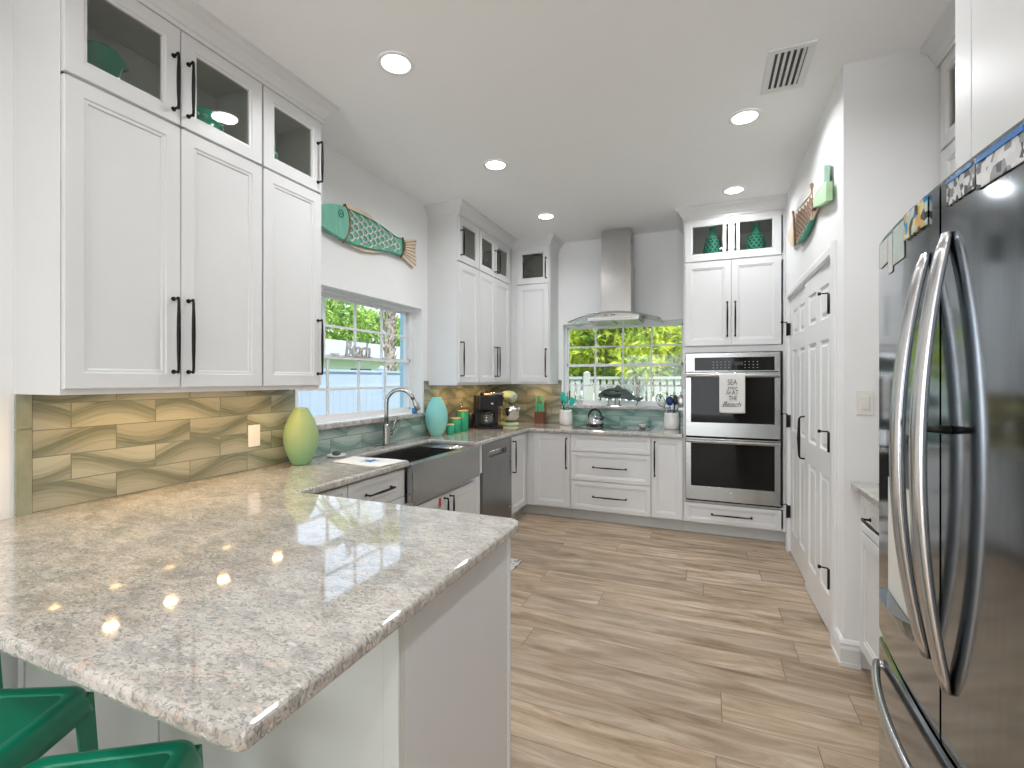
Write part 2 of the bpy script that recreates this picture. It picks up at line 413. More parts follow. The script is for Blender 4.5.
m.box(WX, W2[0], WY, WY+.2, 0, ZC).box(W2[1], .632, WY, WY+.2, 0, ZC).box(W2[0], W2[1], WY, WY+.2, 0, W2[2]).box(W2[0], W2[1], WY, WY+.2, W2[3], ZC)
struct('wall_back', m, M['wall'])
PD0, PD1, PDH = 2.985, 4.43, 2.075      # pantry opening
PX = .632
m = MB()
m.box(PX, PX+.11, 2.79, PD0, 0, ZC).box(PX, PX+.11, PD1, WY+.2, 0, ZC).box(PX, PX+.11, PD0, PD1, PDH, ZC)
struct('wall_pantry', m, M['wall'])
struct('wall_return', MB().box(PX+.11, RX, 2.79, 2.90, 0, ZC), M['wall'])
struct('wall_right', MB().box(RX, RX+.15, YL, WY+.2, 0, ZC), M['wall'])
# living area behind the camera: side walls and a rear wall with a wide sliding-door opening
struct('wall_living_left', MB().box(LX0-.15, LX0, YB, YL, 0, ZC).box(LX0-.15, WX-.2, YL, YL+.15, 0, ZC), M['wall'])
struct('wall_living_right', MB().box(LX1, LX1+.15, YB, YL, 0, ZC).box(RX+.15, LX1+.15, YL, YL+.15, 0, ZC), M['wall'])
m = MB()
m.box(LX0-.15, -2.95, YB-.15, YB, 0, ZC).box(2.35, LX1+.15, YB-.15, YB, 0, ZC).box(-2.95, 2.35, YB-.15, YB, 2.45, ZC)
struct('wall_rear', m, M['wall'])
m = MB()
for x in (-2.95, -1.65, -.33, 1.0, 2.3): m.box(x, x+.05, YB-.10, YB-.04, 0, 2.45)
m.box(-2.95, 2.35, YB-.10, YB-.04, 0, .06).box(-2.95, 2.35, YB-.10, YB-.04, 2.39, 2.45)
w3 = struct('window_3', m, M['trim'])
MB().box(-2.90, 2.30, YB-.075, YB-.069, .06, 2.39).build('window_pane', M['glass'], w3)

# baseboard around the pantry corner (profiled)
bp = [(0, 0), (.017, 0), (.017, .085), (.013, .10), (.013, .112), (.006, .125), (0, .13)]
m = MB()
m.prism([(PX-a, z) for a, z in bp], 2.79, 2.92, axis=1)
m.prism([(2.79-a, z) for a, z in bp], PX-.017, .70, axis=0)
m.box(PX-.022, PX, 2.79-.022, 2.925, 0, .02).box(PX, .70, 2.768, 2.79, 0, .02)
struct('baseboard_pantry', m, M['trim'])

# windows
def double_hung(name, T, a0, a1, z0, z1, zm, zu, zl, fl=.016, fr_=.016, fr=.03):
    m = MB(T)           # n = depth behind inner wall face
    m.box(a0, a1, .085, .16, z0, z0+fr).box(a0, a1, .085, .16, z1-fr, z1)
    m.box(a0, a0+fl, .085, .16, z0+fr, z1-fr).box(a1-fr_, a1, .085, .16, z0+fr, z1-fr)
    def sash(n, za, zb, st, zmid):
        b0, b1 = a0+fl, a1-fr_
        m.box(b0, b1, n, n+.028, za, za+st).box(b0, b1, n, n+.028, zb-st, zb)
        m.box(b0, b0+.018, n, n+.028, za, zb).box(b1-.018, b1, n, n+.028, za, zb)
        p0, p1 = b0+.018, b1-.018
        for k in (1, 2, 3):
            c = p0+(p1-p0)*k/4; m.box(c-.009, c+.009, n+.008, n+.022, za+st, zb-st)
        m.box(p0, p1, n+.009, n+.021, zmid-.009, zmid+.009)
    sash(.088, z0+fr-.01, zm+.02, .028, zl)
    sash(.122, zm-.005, z1-fr+.01, .028, zu)
    # sash locks on the meeting rail
    for k in (.3, .7): m.box(a0+(a1-a0)*k-.03, a0+(a1-a0)*k+.03, .08, .11, zm+.02, zm+.032)
    w = struct(name, m, M['trim'])
    MB(T).box(a0+fl, a1-fr_, .101, .105, z0+fr, zm+.01).build('window_pane', M['glass'], w)
    MB(T).box(a0+fl, a1-fr_, .135, .139, zm, z1-fr).build('window_pane', M['glass'], w)
TL = lambda a, n, z: (WX-n, a, z)
TB = lambda a, n, z: (a, WY+n, z)
double_hung('window_1', TL, *W1, 1.572, 1.80, 1.35, fl=.016, fr_=.055)
double_hung('window_2', TB, *W2, 1.572, 1.79, 1.35)
# stone sills
tag(MB().box(WX-.085, WX+.035, W1[0]-.03, W1[1]+.03, 1.088, 1.124).build('window_sill', M['granite'], bevel=.006), 'granite window ledge below the sink window, behind the faucet', 'window sill')
tag(MB().box(W2[0]-.0, W2[1]+.0, WY-.035, WY+.085, 1.092, 1.129).build('window_sill', M['granite'], bevel=.006), 'granite window ledge behind the cooktop, under the fish sculpture', 'window sill')

# pantry door casing + jambs
m = MB(); cw = .072
cs = [(0, 0), (.012, 0), (.020, .016), (.020, .05), (.012, cw), (0, cw)]
m.prism([(PX-a, PD0-w) for a, w in cs], 0, PDH+cw)
m.prism([(PX-a, PD1+w) for a, w in cs], 0, PDH+cw)
m.prism([(PX-a, PDH+w) for a, w in cs], PD0, PD1, axis=1)
m.box(PX, PX+.11, PD0, PD0+.012, 0, PDH).box(PX, PX+.11, PD1-.012, PD1, 0, PDH).box(PX, PX+.11, PD0, PD1, PDH-.012, PDH)
m.box(PX+.045, PX+.06, PD0, PD1, PDH-.03, PDH-.012)
struct('trim_1', m, M['trim'])
struct('wall_closet', MB().box(PX+.11, RX, 2.9, 2.95, 0, ZC).box(PX+.55, PX+.6, 2.95, WY, 0, ZC), M['wall'])

def six_panel(name, y_hinge, sgn, ang, pull_at=None):
    W = .700; Hh = PDH-.012-.01
    root = bpy.data.objects.new(name, None); COL.objects.link(root); root['kind'] = 'structure'
    root.location = (PX+.006, y_hinge, .008)
    # local: x thickness (+x into the pantry), y along leaf (0..sgn*W)
    root.rotation_euler = (0, 0, ang)
    Y = lambda t: sgn*t
    m = MB(); t0 = .0; th = .035
    cols = [(.105, .305), (.395, .595)]; rows = [(.20, .86), (1.00, 1.64), (1.76, 1.955)]
    ys = sorted({0, W} | {a for c in cols for a in c}); zs = sorted({0, Hh} | {a for r in rows for a in r})
    for i in range(len(ys)-1):
        for j in range(len(zs)-1):
            a, b, c, d = ys[i], ys[i+1], zs[j], zs[j+1]
            if (a, b) in cols and (c, d) in rows:
                def ring(ins, x): return [(x, Y(a+ins), c+ins), (x, Y(b-ins), c+ins), (x, Y(b-ins), d-ins), (x, Y(a+ins), d-ins)]
                R = [ring(0, 0), ring(.010, .009), ring(.022, .009), ring(.040, .002)]
                for r0, r1 in zip(R[:-1], R[1:]):
                    for k in range(4): m.add([r0[k], r0[(k+1) % 4], r1[(k+1) % 4], r1[k]], [(0, 1, 2, 3)])
                m.add(R[-1], [(0, 1, 2, 3)])
            else: m.add([(0, Y(a), c), (0, Y(b), c), (0, Y(b), d), (0, Y(a), d)], [(0, 1, 2, 3)])
    m.add([(th, Y(0), 0), (th, Y(W), 0), (th, Y(W), Hh), (th, Y(0), Hh)], [(0, 1, 2, 3)])
    for p, r in (((0, 0), (W, 0)), ((W, 0), (W, Hh)), ((W, Hh), (0, Hh)), ((0, Hh), (0, 0))):
        m.add([(0, Y(p[0]), p[1]), (0, Y(r[0]), r[1]), (th, Y(r[0]), r[1]), (th, Y(p[0]), p[1])], [(0, 1, 2, 3)])
    lf = m.build('door_leaf', M['trim'], root, local=True)
    for z in (.33, 1.07, 1.82):
        h = MB(); h.box(-.002, .0, Y(.002), Y(.012), z-.05, z+.05)
        h.box(-.022, -.004, Y(.002), Y(.004), z-.05, z+.05)
        h.tube([(-.026, Y(.004), z-.054), (-.026, Y(.004), z+.054)], .0065, 10)
        h.tube([(-.026, Y(.004), z+.054), (-.03, Y(.004), z+.058), (-.05, Y(.012), z+.058), (-.066, Y(.018), z+.058)], .004, 8)
        h.tube([(-.066, Y(.018), z+.050), (-.066, Y(.018), z+.066)], .008, 8)
        h.build('hinge', M['black'], root, local=True)
    if pull_at:
        h = MB(); y = Y(W-pull_at)
        h.tube([(0, y, .86), (-.035, y, .865), (-.042, y, .88), (-.045, y, 1.0), (-.042, y, 1.135), (-.035, y, 1.15), (0, y, 1.155)], [.006, .006, .007, .011, .007, .006, .006], 10)
        h.lathe([(.013, 0), (.013, .001)], 0, 0)
        h.build('door_handle', M['black'], root, local=True)
    return root
six_panel('door_1', PD0+.014, 1, math.radians(1.6))
six_panel('door_2', PD1-.014, -1, 0, .055)

# ------------------------------------------------------------------ cabinetry
FL = lambda a, n, z: (WX+n, a, z)       # left wall: a = Y, n = distance out from wall
FB = lambda a, n, z: (a, WY-n, z)       # back wall: a = X
def handle_mb(T, a, z, L, vert, n0, r=.0055):
    m = MB(T); h = L/2-.008; so = .034
    def P(t, n): return (a, n, z+t) if vert else (a+t, n, z)
    for s in (-1, 1):
        m.tube([P(s*h, n0), P(s*h, n0+.004)], .009, 12)
        m.tube([P(s*h, n0+.003), P(s*h, n0+so-.008), P(s*(h-.003), n0+so-.002), P(s*(h-.012), n0+so)], [.0048, .0048, .0052, .0048], 10)
        m.ball(P(s*(h+.001), n0+so-.004), .0068, 10, 8)
    k = [-h+.006, -h*.8, -h*.45, 0, h*.45, h*.8, h-.006]
    m.tube([P(t, n0+so) for t in k], [.0052, .0052, .0068, .0075, .0068, .0052, .0052], 12)
    return m
def door_part(root, T, a0, a1, z0, z1, n0, glass=False, handle=None, name='door', sw=.058, label=None, th=.02):
    m = MB(T); n = n0+th
    def ring(i, nn): return [(a0+i, nn, z0+i), (a1-i, nn, z0+i), (a1-i, nn, z1-i), (a0+i, nn, z1-i)]
    if glass: R = [ring(0, n0), ring(0, n-.002), ring(.002, n), ring(sw-.004, n), ring(sw, n-.004), ring(sw+.008, n-.005), ring(sw+.010, n-.009), ring(sw+.010, n0)]
    else: R = [ring(0, n0), ring(0, n-.002), ring(.002, n), ring(sw-.004, n), ring(sw, n-.004), ring(sw+.010, n-.005), ring(sw+.013, n-.010)]
    for r0, r1 in zip(R[:-1], R[1:]):
        for k in range(4): m.add([r0[k], r0[(k+1) % 4], r1[(k+1) % 4], r1[k]], [(0, 1, 2, 3)])
    if not glass: m.add(R[-1], [(0, 1, 2, 3)])
    else:
        for k in range(4): m.add([R[0][k], R[0][(k+1) % 4], R[-1][(k+1) % 4], R[-1][k]], [(0, 1, 2, 3)])
    d = m.build(name, M['cab'], root, label=label)
    if glass: MB(T).box(a0+sw+.008, a1-sw-.008, n0+.004, n0+.008, z0+sw+.008, z1-sw-.008).build('glass_pane', M['cabglass'], d)
    if handle:
        a, z, L, v = handle; handle_mb(T, a, z, L, v, n).build('handle', M['black'], d)
    return d
G = .0018
def upper(T, a0, a1, bays, label, depth=.305, zb=1.365, shelf=2.470, ztop=2.885, zlo=1.387, lo_bot=None, name='upper_cabinet', fill0=0, fill1=0, handles=True, lohz=1.60, uphz=2.638):
    x, y, _ = T((a0+a1)/2, depth/2, 0)
    root = thing(name, (x, y, zb), label, 'cabinet')
    t = .018; m = MB(T)
    m.box(a0+t, a1-t, .01, depth-.02, zb+.022, zb+.036).box(a0, a1, 0, depth, ztop-t, ztop)
    m.box(a0, a0+t, 0, depth, zb, ztop-t).box(a1-t, a1, 0, depth, zb, ztop-t)
    m.box(a0+t, a1-t, 0, .01, zb+t, ztop-t)
    # face frame
    m.box(a0+t, a1-t, depth-.02, depth, zb, zlo+.03).box(a0+t, a1-t, depth-.02, depth, shelf-.03, shelf+.022).box(a0+t, a1-t, depth-.02, depth, 2.835, ztop-t)
    for (b0, b1, hs) in bays:
        m.box(b0, b0+.022, depth-.02, depth, zlo, 2.85).box(b1-.022, b1, depth-.02, depth, zlo, 2.85)
    if bays[0][0] > a0+t:
        for q0, q1 in ((zlo+.03, shelf-.03), (shelf+.022, 2.835)): m.box(a0+t, bays[0][0], depth-.02, depth, q0, q1)
    if fill0: m.box(a0-fill0, a0, depth-.02, depth, zb, ztop)
    if fill1: m.box(a1, a1+fill1, depth-.02, depth, zb, ztop)
    m.build('carcass', M['cab'], root, bevel=.0008, seg=1)
    MB(T).box(a0+t, a1-t, .01, depth-.02, shelf-.008, shelf+.008).build('shelf', M['cab_in'], root)
    for (b0, b1, hs) in bays:
        ha = (b0+.030) if hs < 0 else (b1-.030)
        door_part(root, T, b0+G, b1-G, zlo, shelf-.006, depth, False, (ha, lohz, .315, True))
        door_part(root, T, b0+G, b1-G, shelf+.006, 2.874, depth, True, (ha, uphz, .235, True), name='glass_door')
    return root
def crown(name, T, path):
    """path: list of (a, n, da, dn) mitred: profile offset o moves point by o*(da,dn)"""
    prof = [(0, 2.8745), (.006, 2.8745), (.006, 2.893), (.012, 2.898), (.020, 2.916), (.036, 2.940), (.056, 2.955), (.064, 2.962), (.064, 2.985), (0, 2.985)]
    m = MB(T); rings = []
    for (a, n, da, dn) in path: rings.append([(a+o*da, n+o*dn, z) for o, z in prof])
    m.loft(rings, True, False); return struct(name, m, M['cab'])

D = .325
c1a = upper(FL, .892, 1.671, [(.894, 1.280, 1), (1.280, 1.669, -1)], 'white two-door wall cabinet at the near left, above the wide run of lit tiles')
c1b = upper(FL, 1.673, 2.057, [(1.675, 2.055, 1)], 'white single-door wall cabinet just left of the sink window')
crown('trim_2', FL, [(.892, 0, -1, 0), (.892, D, -1, 1), (2.057, D, 1, 1), (2.057, 0, 1, 0)])
c2a = upper(FL, 3.660, 4.062, [(3.664, 4.060, -1)], 'white single-door wall cabinet right of the sink window, above the blue vase')
c2b = upper(FL, 4.064, 4.835, [(4.066, 4.450, 1), (4.450, 4.833, -1)], 'white two-door wall cabinet near the corner, above the coffee maker', fill1=.07)
c3 = upper(FB, -2.018, -1.575, [(-1.965, -1.585, 1)], 'white single-door corner wall cabinet on the back wall, left of the range hood', fill0=.0215)
crown('trim_3', FL, [(3.660, 0, -1, 0), (3.660, D, -1, 1), (WY-D, D, 0, 1), (WY-D, -1.575-WX, -1, 1), (WY, -1.575-WX, 0, 1)])
# under-cabinet light pucks
def puck(x, y, label, grp):
    r = thing('puck_light', (x, y, 1.373), label, 'under-cabinet light', grp)
    MB().lathe([(.0, 1.3865), (.036, 1.3865), (.036, 1.376), (.032, 1.373), (.0, 1.373)], x, y, 20).build('housing', M['plate'], r)
    m = MB()
    for i in (-1, 0, 1):
        for j in (-.5, .5): m.box(x+j*.018-.005, x+j*.018+.005, y+i*.017-.005, y+i*.017+.005, 1.3715, 1.373)
    m.build('diodes', M['led'], r)
    light('puck_lamp', 'AREA', (x, y, 1.369), PUCK_E, (1, .61, .25), .04)
    return r
for i, y in enumerate((1.09, 1.31, 1.55, 1.857)):
    puck(-2.135, y, ['nearest', 'second nearest', 'third nearest', 'farthest'][i]+' of four small warm lights under the near left wall cabinets', 'puck lights under near cabinets')
for i, y in enumerate((3.86, 4.28, 4.66)):
    puck(-2.16, y, ['small warm light under the cabinet above the blue vase', 'small warm light under the corner cabinets, above the coffee maker', 'small warm light under the corner cabinets, nearest the stand mixer'][i], 'puck lights under far cabinets')
puck(-1.78, 5.03, 'small warm light under the back wall cabinet, above the knife block', 'puck lights under far cabinets')

# base cabinets
def base(T, a0, a1, label, cz1=.876, zbot=.108, dep=.60, toe=.535, name='base_cabinet', ta0=None, ta1=None):
    x, y, _ = T((a0+a1)/2, dep/2, 0); root = thing(name, (x, y, 0), label, 'cabinet')
    MB(T).box(a0, a1, .005, dep, zbot, cz1).build('carcass', M['cab'], root, bevel=.001, seg=1)
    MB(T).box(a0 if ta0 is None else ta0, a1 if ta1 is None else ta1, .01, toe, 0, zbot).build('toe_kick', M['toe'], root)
    return root
r = base(FL, 1.60, 2.438, 'white drawer base cabinet between the peninsula and the farmhouse sink')
for (a0, a1) in ((1.60, 1.93), (1.937, 2.432)):
    for (z0, z1) in ((.70, .866), (.412, .694), (.12, .406)):
        door_part(r, FL, a0, a1, z0, z1, .60, handle=((a0+a1)/2, z1-.075 if z1 < .8 else (z0+z1)/2, .235, False), name='drawer', sw=.036)
r = base(FL, 2.440, 3.523, 'white sink cabinet with two small doors under the steel sink', cz1=.64)
for (a0, a1, hs) in ((2.455, 2.95, 1), (2.95, 3.476, -1)):
    ha = a1-.04 if hs > 0 else a0+.04
    door_part(r, FL, a0+G, a1-G, .12, .60, .60, handle=(ha, .50, .16, True))
MB(FL).box(2.835, 2.868, .6203, .6212, .525, .585).box(2.843, 2.860, .6212, .6216, .54, .572).build('warning_sticker', M['red'], r, label='small red sticker on the white door')
MB(FL).box(3.480, 3.523, .005, .62, .64, .876).build('side_stile', M['cab'], r)
# narrow cabinet beside the dishwasher, at the inside corner
r = base(FL, 4.155, 4.62, 'narrow white corner base cabinet right of the dishwasher', ta1=4.685)
door_part(r, FL, 4.158, 4.562, .12, .866, .60, handle=(4.195, .67, .315, True))
r2 = base(FB, -1.745, -1.262, 'white base cabinet with one door at the inside corner, left of the drawers', dep=.59, toe=.525, ta0=-1.81)
door_part(r2, FB, -1.66, -1.272, .12, .868, .59, handle=(-1.305, .67, .315, True))
r3 = base(FB, -1.260, -.482, 'white three-drawer base cabinet below the cooktop', dep=.59, toe=.525)
door_part(r3, FB, -1.258, -.484, .702, .868, .59, name='false_front', sw=.036)
for (z0, z1) in ((.412, .692), (.12, .402)):
    door_part(r3, FB, -1.258, -.484, z0, z1, .59, name='drawer', sw=.04, handle=(-.872, (z0+z1)/2, .335, False))
r4 = base(FB, -.480, -.197, 'narrow white base cabinet between the cooktop drawers and the wall ovens', dep=.59, toe=.525)
door_part(r4, FB, -.478, -.199, .12, .868, .59, handle=(-.447, .67, .335, True), sw=.05)

# oven tower
TA, TBx = -.195, .6315
r = thing('oven_cabinet', ((TA+TBx)/2, WY-.3, 0), 'tall white cabinet on the back wall that holds the double oven', 'cabinet')
m = MB(FB); t = .02; dep = .59
m.box(TA, TA+t, .002, dep, .108, 2.885).box(TBx-t, TBx, .002, dep, .108, 2.885)
m.box(TA+t, TBx-t, .002, dep, .108, .128).box(TA+t, TBx-t, .002, dep, 2.865, 2.885).box(TA+t, TBx-t, .002, .02, .128, 2.865)
m.box(TA+t, TBx-t, .02, dep, .296, .312).box(TA+t, TBx-t, .02, dep, 1.662, 1.72).box(TA+t, TBx-t, dep-.02, dep, 2.45, 2.51).box(TA+t, TBx-t, dep-.02, dep, 2.835, 2.865)
m.box(.195, .217, dep-.02, dep, 1.72, 2.865)
m.build('carcass', M['cab'], r, bevel=.001, seg=1)
MB(FB).box(TA+t, TBx-t, .02, dep-.02, 2.478, 2.492).build('shelf', M['cab_in'], r)
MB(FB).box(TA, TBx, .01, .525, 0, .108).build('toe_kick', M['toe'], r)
for (a0, a1, hs) in ((-.180, .204, 1), (.208, .596, -1)):
    ha = a1-.030 if hs > 0 else a0+.030
    door_part(r, FB, a0, a1, 1.722, 2.480, dep, handle=(ha, 1.955, .315, True))
    door_part(r, FB, a0, a1, 2.492, 2.874, dep, glass=True, handle=(ha, 2.68, .235, True), name='glass_door')
door_part(r, FB, -.180, .596, .12, .292, dep, handle=(.208, .205, .335, False), name='drawer', sw=.036)
crown('trim_4', FB, [(TA, 0, -1, 0), (TA, dep+.02, -1, 1), (PX, dep+.02, 0, 1)])

# right side: base + upper cabinet behind the fridge
FR = lambda a, n, z: (RX-n, a, z)
r = base(FR, 1.57, 2.745, 'white base cabinet between the refrigerator and the light-switch wall', dep=RX-.707, toe=RX-.80, cz1=.876)
MB(FR).box(2.745, 2.785, .005, RX-.707, .108, .876).build('filler_strip', M['cab'], r)
door_part(r, FR, 2.20, 2.742, .70, .866, RX-.707, handle=(2.47, .783, .235, False), name='drawer', sw=.036)
door_part(r, FR, 2.20, 2.742, .12, .69, RX-.707, handle=(2.24, .52, .235, True))
door_part(r, FR, 1.60, 2.196, .70, .866, RX-.707, handle=(1.9, .783, .235, False), name='drawer', sw=.036)
door_part(r, FR, 1.60, 2.196, .12, .69, RX-.707, handle=(2.15, .52, .235, True))
tag(MB().box(.66, RX-.002, 1.56, 2.788, .88, .915).build('countertop', M['granite'], bevel=.009, seg=3), 'short granite worktop on the right, between the refrigerator and the light switch', 'countertop')
cr = upper(FR, 1.56, 2.785, [(1.57, 2.17, 1), (2.17, 2.765, -1)], 'white glass-topped wall cabinet at the upper right, partly hidden by the fridge panel', depth=RX-1.02)
crown('trim_5', FR, [(1.56, RX-1.0, 0, 1), (2.788, RX-1.0, 0, 1)])
# fridge enclosure
r = thing('fridge_surround_cabinet', (.95, 1.05, 0), 'tall white panel and deep cabinet around and above the refrigerator', 'cabinet')
MB().box(.611, RX-.002, 1.527, 1.548, 0, ZC-.002).build('side_panel', M['cab'], r)
MB().box(.611, RX-.002, .50, .52, 0, ZC-.002).build('side_panel', M['cab'], r)
MB().box(.590, .61, 1.468, 1.548, 1.83, ZC-.002).build('face_stile', M['cab'], r, bevel=.002)
MB().box(.611, RX-.002, .521, 1.527, 1.85, ZC-.002).build('carcass', M['cab'], r)
MB().box(.588, .610, 1.01, 1.462, 1.86, 2.93).build('door', M['cab'], r, bevel=.003); MB().box(.588, .610, .53, 1.006, 1.86, 2.93).build('door', M['cab'], r, bevel=.003)

# peninsula cabinet
r = thing('peninsula_cabinet', (-1.4, 1.2, 0), 'white peninsula base under the large granite top, with painted end and back panels', 'cabinet')
m = MB(); m.box(-2.31, -.668, .92, 1.520, .105, .876).box(-2.31, -.668, .92, 1.44, 0, .105)
m.build('carcass', M['cab'], r)
m = MB(); m.box(-.668, -.650, .9185, 1.530, .0, .876)
e = m.build('end_panel', M['cab'], r, bevel=.001, seg=1)
MB().box(-.668, -.6455, 1.530, 1.5505, 0.0, .876).build('corner_bead', M['trim'], r, bevel=.002)
m = MB(); m.box(-2.325, -.650, .900, .918, 0, .876)
for x in (-.675, -1.535, -2.30): m.box(x-.018, min(x+.018, -.650) if x < -.7 else -.650, .893, .900, 0, .876)
m.box(-2.32, -.66, .893, .900, 0, .10)
m.build('back_panel', M['panel_green'], r, bevel=.002)
for (a0, a1) in ((-2.3, -1.75), (-1.745, -1.2), (-1.195, -.68)):
    TP = lambda a, n, z: (a, 1.520+n, z)
    if a0 > -1.75: door_part(r, TP, a0, a1, .12, .866, 0, handle=(a1-.04, .67, .235, True))

# ------------------------------------------------------------------ worktop
poly = [(WX+.001, .468)]+arc((-.61-.022, .468+.022), .022, -PI/2, 0, 6)+arc((-.61-.05, 1.585-.05), .05, 0, PI/2, 6)+[(-1.68, 1.585)]
poly += arc((-1.68, 1.60), .015, -PI/2, -PI, 3)[1:]
poly += [(-1.695, 2.443), (-2.150, 2.443), (-2.150, 3.380), (-1.695, 3.380), (-1.695, 4.543)]+[(-1.680, 4.558)]
poly += [(-.199, 4.558), (-.199, WY-.001), (WX+.001, WY-.001)]
ct = tag(MB().prism(poly, .880, .915).build('countertop', M['granite'], bevel=.010, seg=3), 'U-shaped polished granite worktop covering the peninsula, sink run and cooktop run', 'countertop')

# backsplash tiles
tt = .012
m = MB().box(WX, WX+tt, .940, W1[0]-.032, .9155, 1.364)
o = struct('trim_6', m, M['tileL'])
struct('trim_7', MB().box(WX, WX+tt+.001, .894, .9385, .9155, 1.233).box(WX, WX+tt+.001, .894, .9385, 1.235, 1.364), M['tileedge'])
struct('trim_9', MB().box(WX, WX+tt, W1[0]-.03, W1[1]+.03, .9155, 1.088), M['tilewin'])
struct('trim_10', MB().box(WX, WX+tt, W1[1]+.03, WY, .9155, 1.364).box(WX, WX+tt, W1[1]+.03, 3.66, 1.364, 1.405), M['tileL'])
struct('trim_11', MB().box(WX+tt, W2[0]-.02, WY-tt, WY, .9155, 1.364).box(-1.575, W2[0]-.02, WY-tt, WY, 1.364, 1.41), M['tileB'])
struct('trim_12', MB().box(W2[0]-.02, TA, WY-tt, WY, .9155, 1.092), M['tilewinB'])

# ------------------------------------------------------------------ farmhouse sink
r = thing('farmhouse_sink', (-1.92, 2.91, .65), 'large stainless steel apron-front sink below the window', 'sink')
y0, y1, xf, xb = 2.447, 3.376, -1.673, -2.145
m = MB()
m.prism(rrect(xf-.062, xf, y0, y1, .012, 3), .650, .893)
m.build('apron', M['steelv'], r, bevel=.004)
m = MB(); th = .012; zt, zb = .879, .66
m.box(xb, xf-.05, y0, y0+th, zb, zt).box(xb, xf-.05, y1-th, y1, zb, zt).box(xb, xb+th, y0+th, y1-th, zb, zt)
m.box(xb+th, xf-.05, y0+th, y1-th, zb, zb+th)
m.box(xb+th, xf-.05, 3.02, 3.035, zb+th, .80)
m.build('basin', M['steel'], r)
MB().lathe([(.0, .6725), (.045, .6725), (.05, .675), (.055, .6725)], -1.95, 2.72, 24).build('drain', M['chrome'], r)
m = MB(); 
for k in range(12): m.tube([(xb+.013, 3.17+.015*k, .8835), (xf-.065, 3.17+.015*k, .8835)], .004, 8)
m.box(xb+.03, xb+.036, 3.165, 3.34, .8795, .8835).box(xf-.09, xf-.084, 3.165, 3.34, .8795, .8835)
tag(m.build('roll_up_drying_rack', M['steel']), 'steel rod drying rack laid across the right end of the sink', 'drying rack')
# faucet
fx, fy = -2.262, 2.955
r = thing('faucet', (fx, fy, .915), 'brushed steel gooseneck pull-down faucet behind the sink', 'faucet')
MB().prism(rrect(fx-.028, fx+.032, fy-.13, fy+.13, .027), .9155, .9205).build('deck_plate', M['steel'], r, bevel=.002)
m = MB(); m.lathe([(.030, .9205), (.030, .93), (.028, .935), (.026, 1.06), (.021, 1.07), (.017, 1.08)], fx, fy, 24)
R = .105; pts = [(fx, fy, 1.06), (fx, fy, 1.15), (fx, fy, 1.235)]
pts += [(fx+.92*(R-R*math.cos(a)), fy+.39*(R-R*math.cos(a)), 1.235+R*math.sin(a)) for a in [PI*k/12*.90 for k in range(1, 13)]]
m.tube(pts, .0155, 16); m.build('spout', M['steel'], r)
a = PI*.90; tip = Vector(pts[-1]); d = (Vector(pts[-1])-Vector(pts[-2])).normalized()
MB().tube([tip, tip+d*.02, tip+d*.03, tip+d*.09, tip+d*.095], [.014, .0155, .018, .019, .016], 16).build('spray_head', M['steel'], r)
m = MB(); m.tube([(fx, fy+.015, 1.00), (fx+.004, fy+.055, 1.00)], .017, 14)
m.tube([(fx+.004, fy+.045, 1.00), (fx+.02, fy+.06, 1.04), (fx+.035, fy+.068, 1.10)], [.011, .009, .007], 12)
m.build('lever', M['steel'], r)

# dishwasher
r = thing('dishwasher', (-2.03, 3.84, .1), 'stainless steel dishwasher with pocket handle between the sink and the corner', 'dishwasher')
d0, d1 = 3.531, 4.149
MB(FL).box(d0+.01, d1-.01, .02, .585, .105, .876).build('tub', M['ventdark'], r)
m = MB(FL)
# door front with recessed pocket
pa0, pa1, pz0, pz1 = d0+.11, d1-.12, .742, .800
n1 = .625
m.box(d0, d1, .588, n1, .105, pz0).box(d0, d1, .588, n1, pz1, .872).box(d0, pa0, .588, n1, pz0, pz1).box(pa1, d1, .588, n1, pz0, pz1)
dd = m.build('door', M['dwsteel'], r)
m = MB(FL); m.box(pa0, pa1, .59, .597, pz0, pz1); m.build('handle_pocket', M['steel'], dd)
MB(FL).tube([(pa0+.002, n1-.006, pz1-.006), (pa1-.002, n1-.006, pz1-.006)], .008, 10).build('grip', M['chrome'], dd)
m = MB(FL)
for z in (.70, .665): m.box(d1-.05, d1-.025, n1, n1+.0006, z, z+.008)
m.box(d1-.05, d1-.03, n1, n1+.0006, .205, .222)
m.build('label_marks', M['plate'], dd)
MB(FL).box(d0+.004, d1-.004, .02, .54, 0, .105).build('toe_panel', M['dwsteel'], r)

# ------------------------------------------------------------------ double wall oven
r = thing('double_wall_oven', (.207, WY-.62, .315), 'stainless steel double wall oven built into the tall white cabinet', 'oven')
oa0, oa1 = -.172, .588
MB(FB).box(oa0+.012, oa1-.012, .05, .592, .315, 1.655).build('body', M['ventdark'], r)
nf = .628
m = MB(FB); m.box(oa0, oa1, .592, nf-.008, 1.487, 1.655); p = m.build('control_panel', M['steel'], r, bevel=.002)
MB(FB).box(oa0+.075, oa1-.045, nf-.008, nf-.004, 1.497, 1.615).build('touch_glass', M['ovenglass'], p)
m = MB(FB)
for bx in list(range(5))+list(range(8, 12)):
    for bz in range(3):
        x = .055+bx*.032; m.box(x, x+.010, nf-.004, nf-.0035, 1.519+bz*.026, 1.524+bz*.026)
m.build('touch_keys', mat('grey_key_print', (.40, .40, .39), .5), p)
MB(FB).box(.225, .30, nf-.004, nf-.0034, 1.545, 1.575).build('clock_display', M['ventdark'], p)
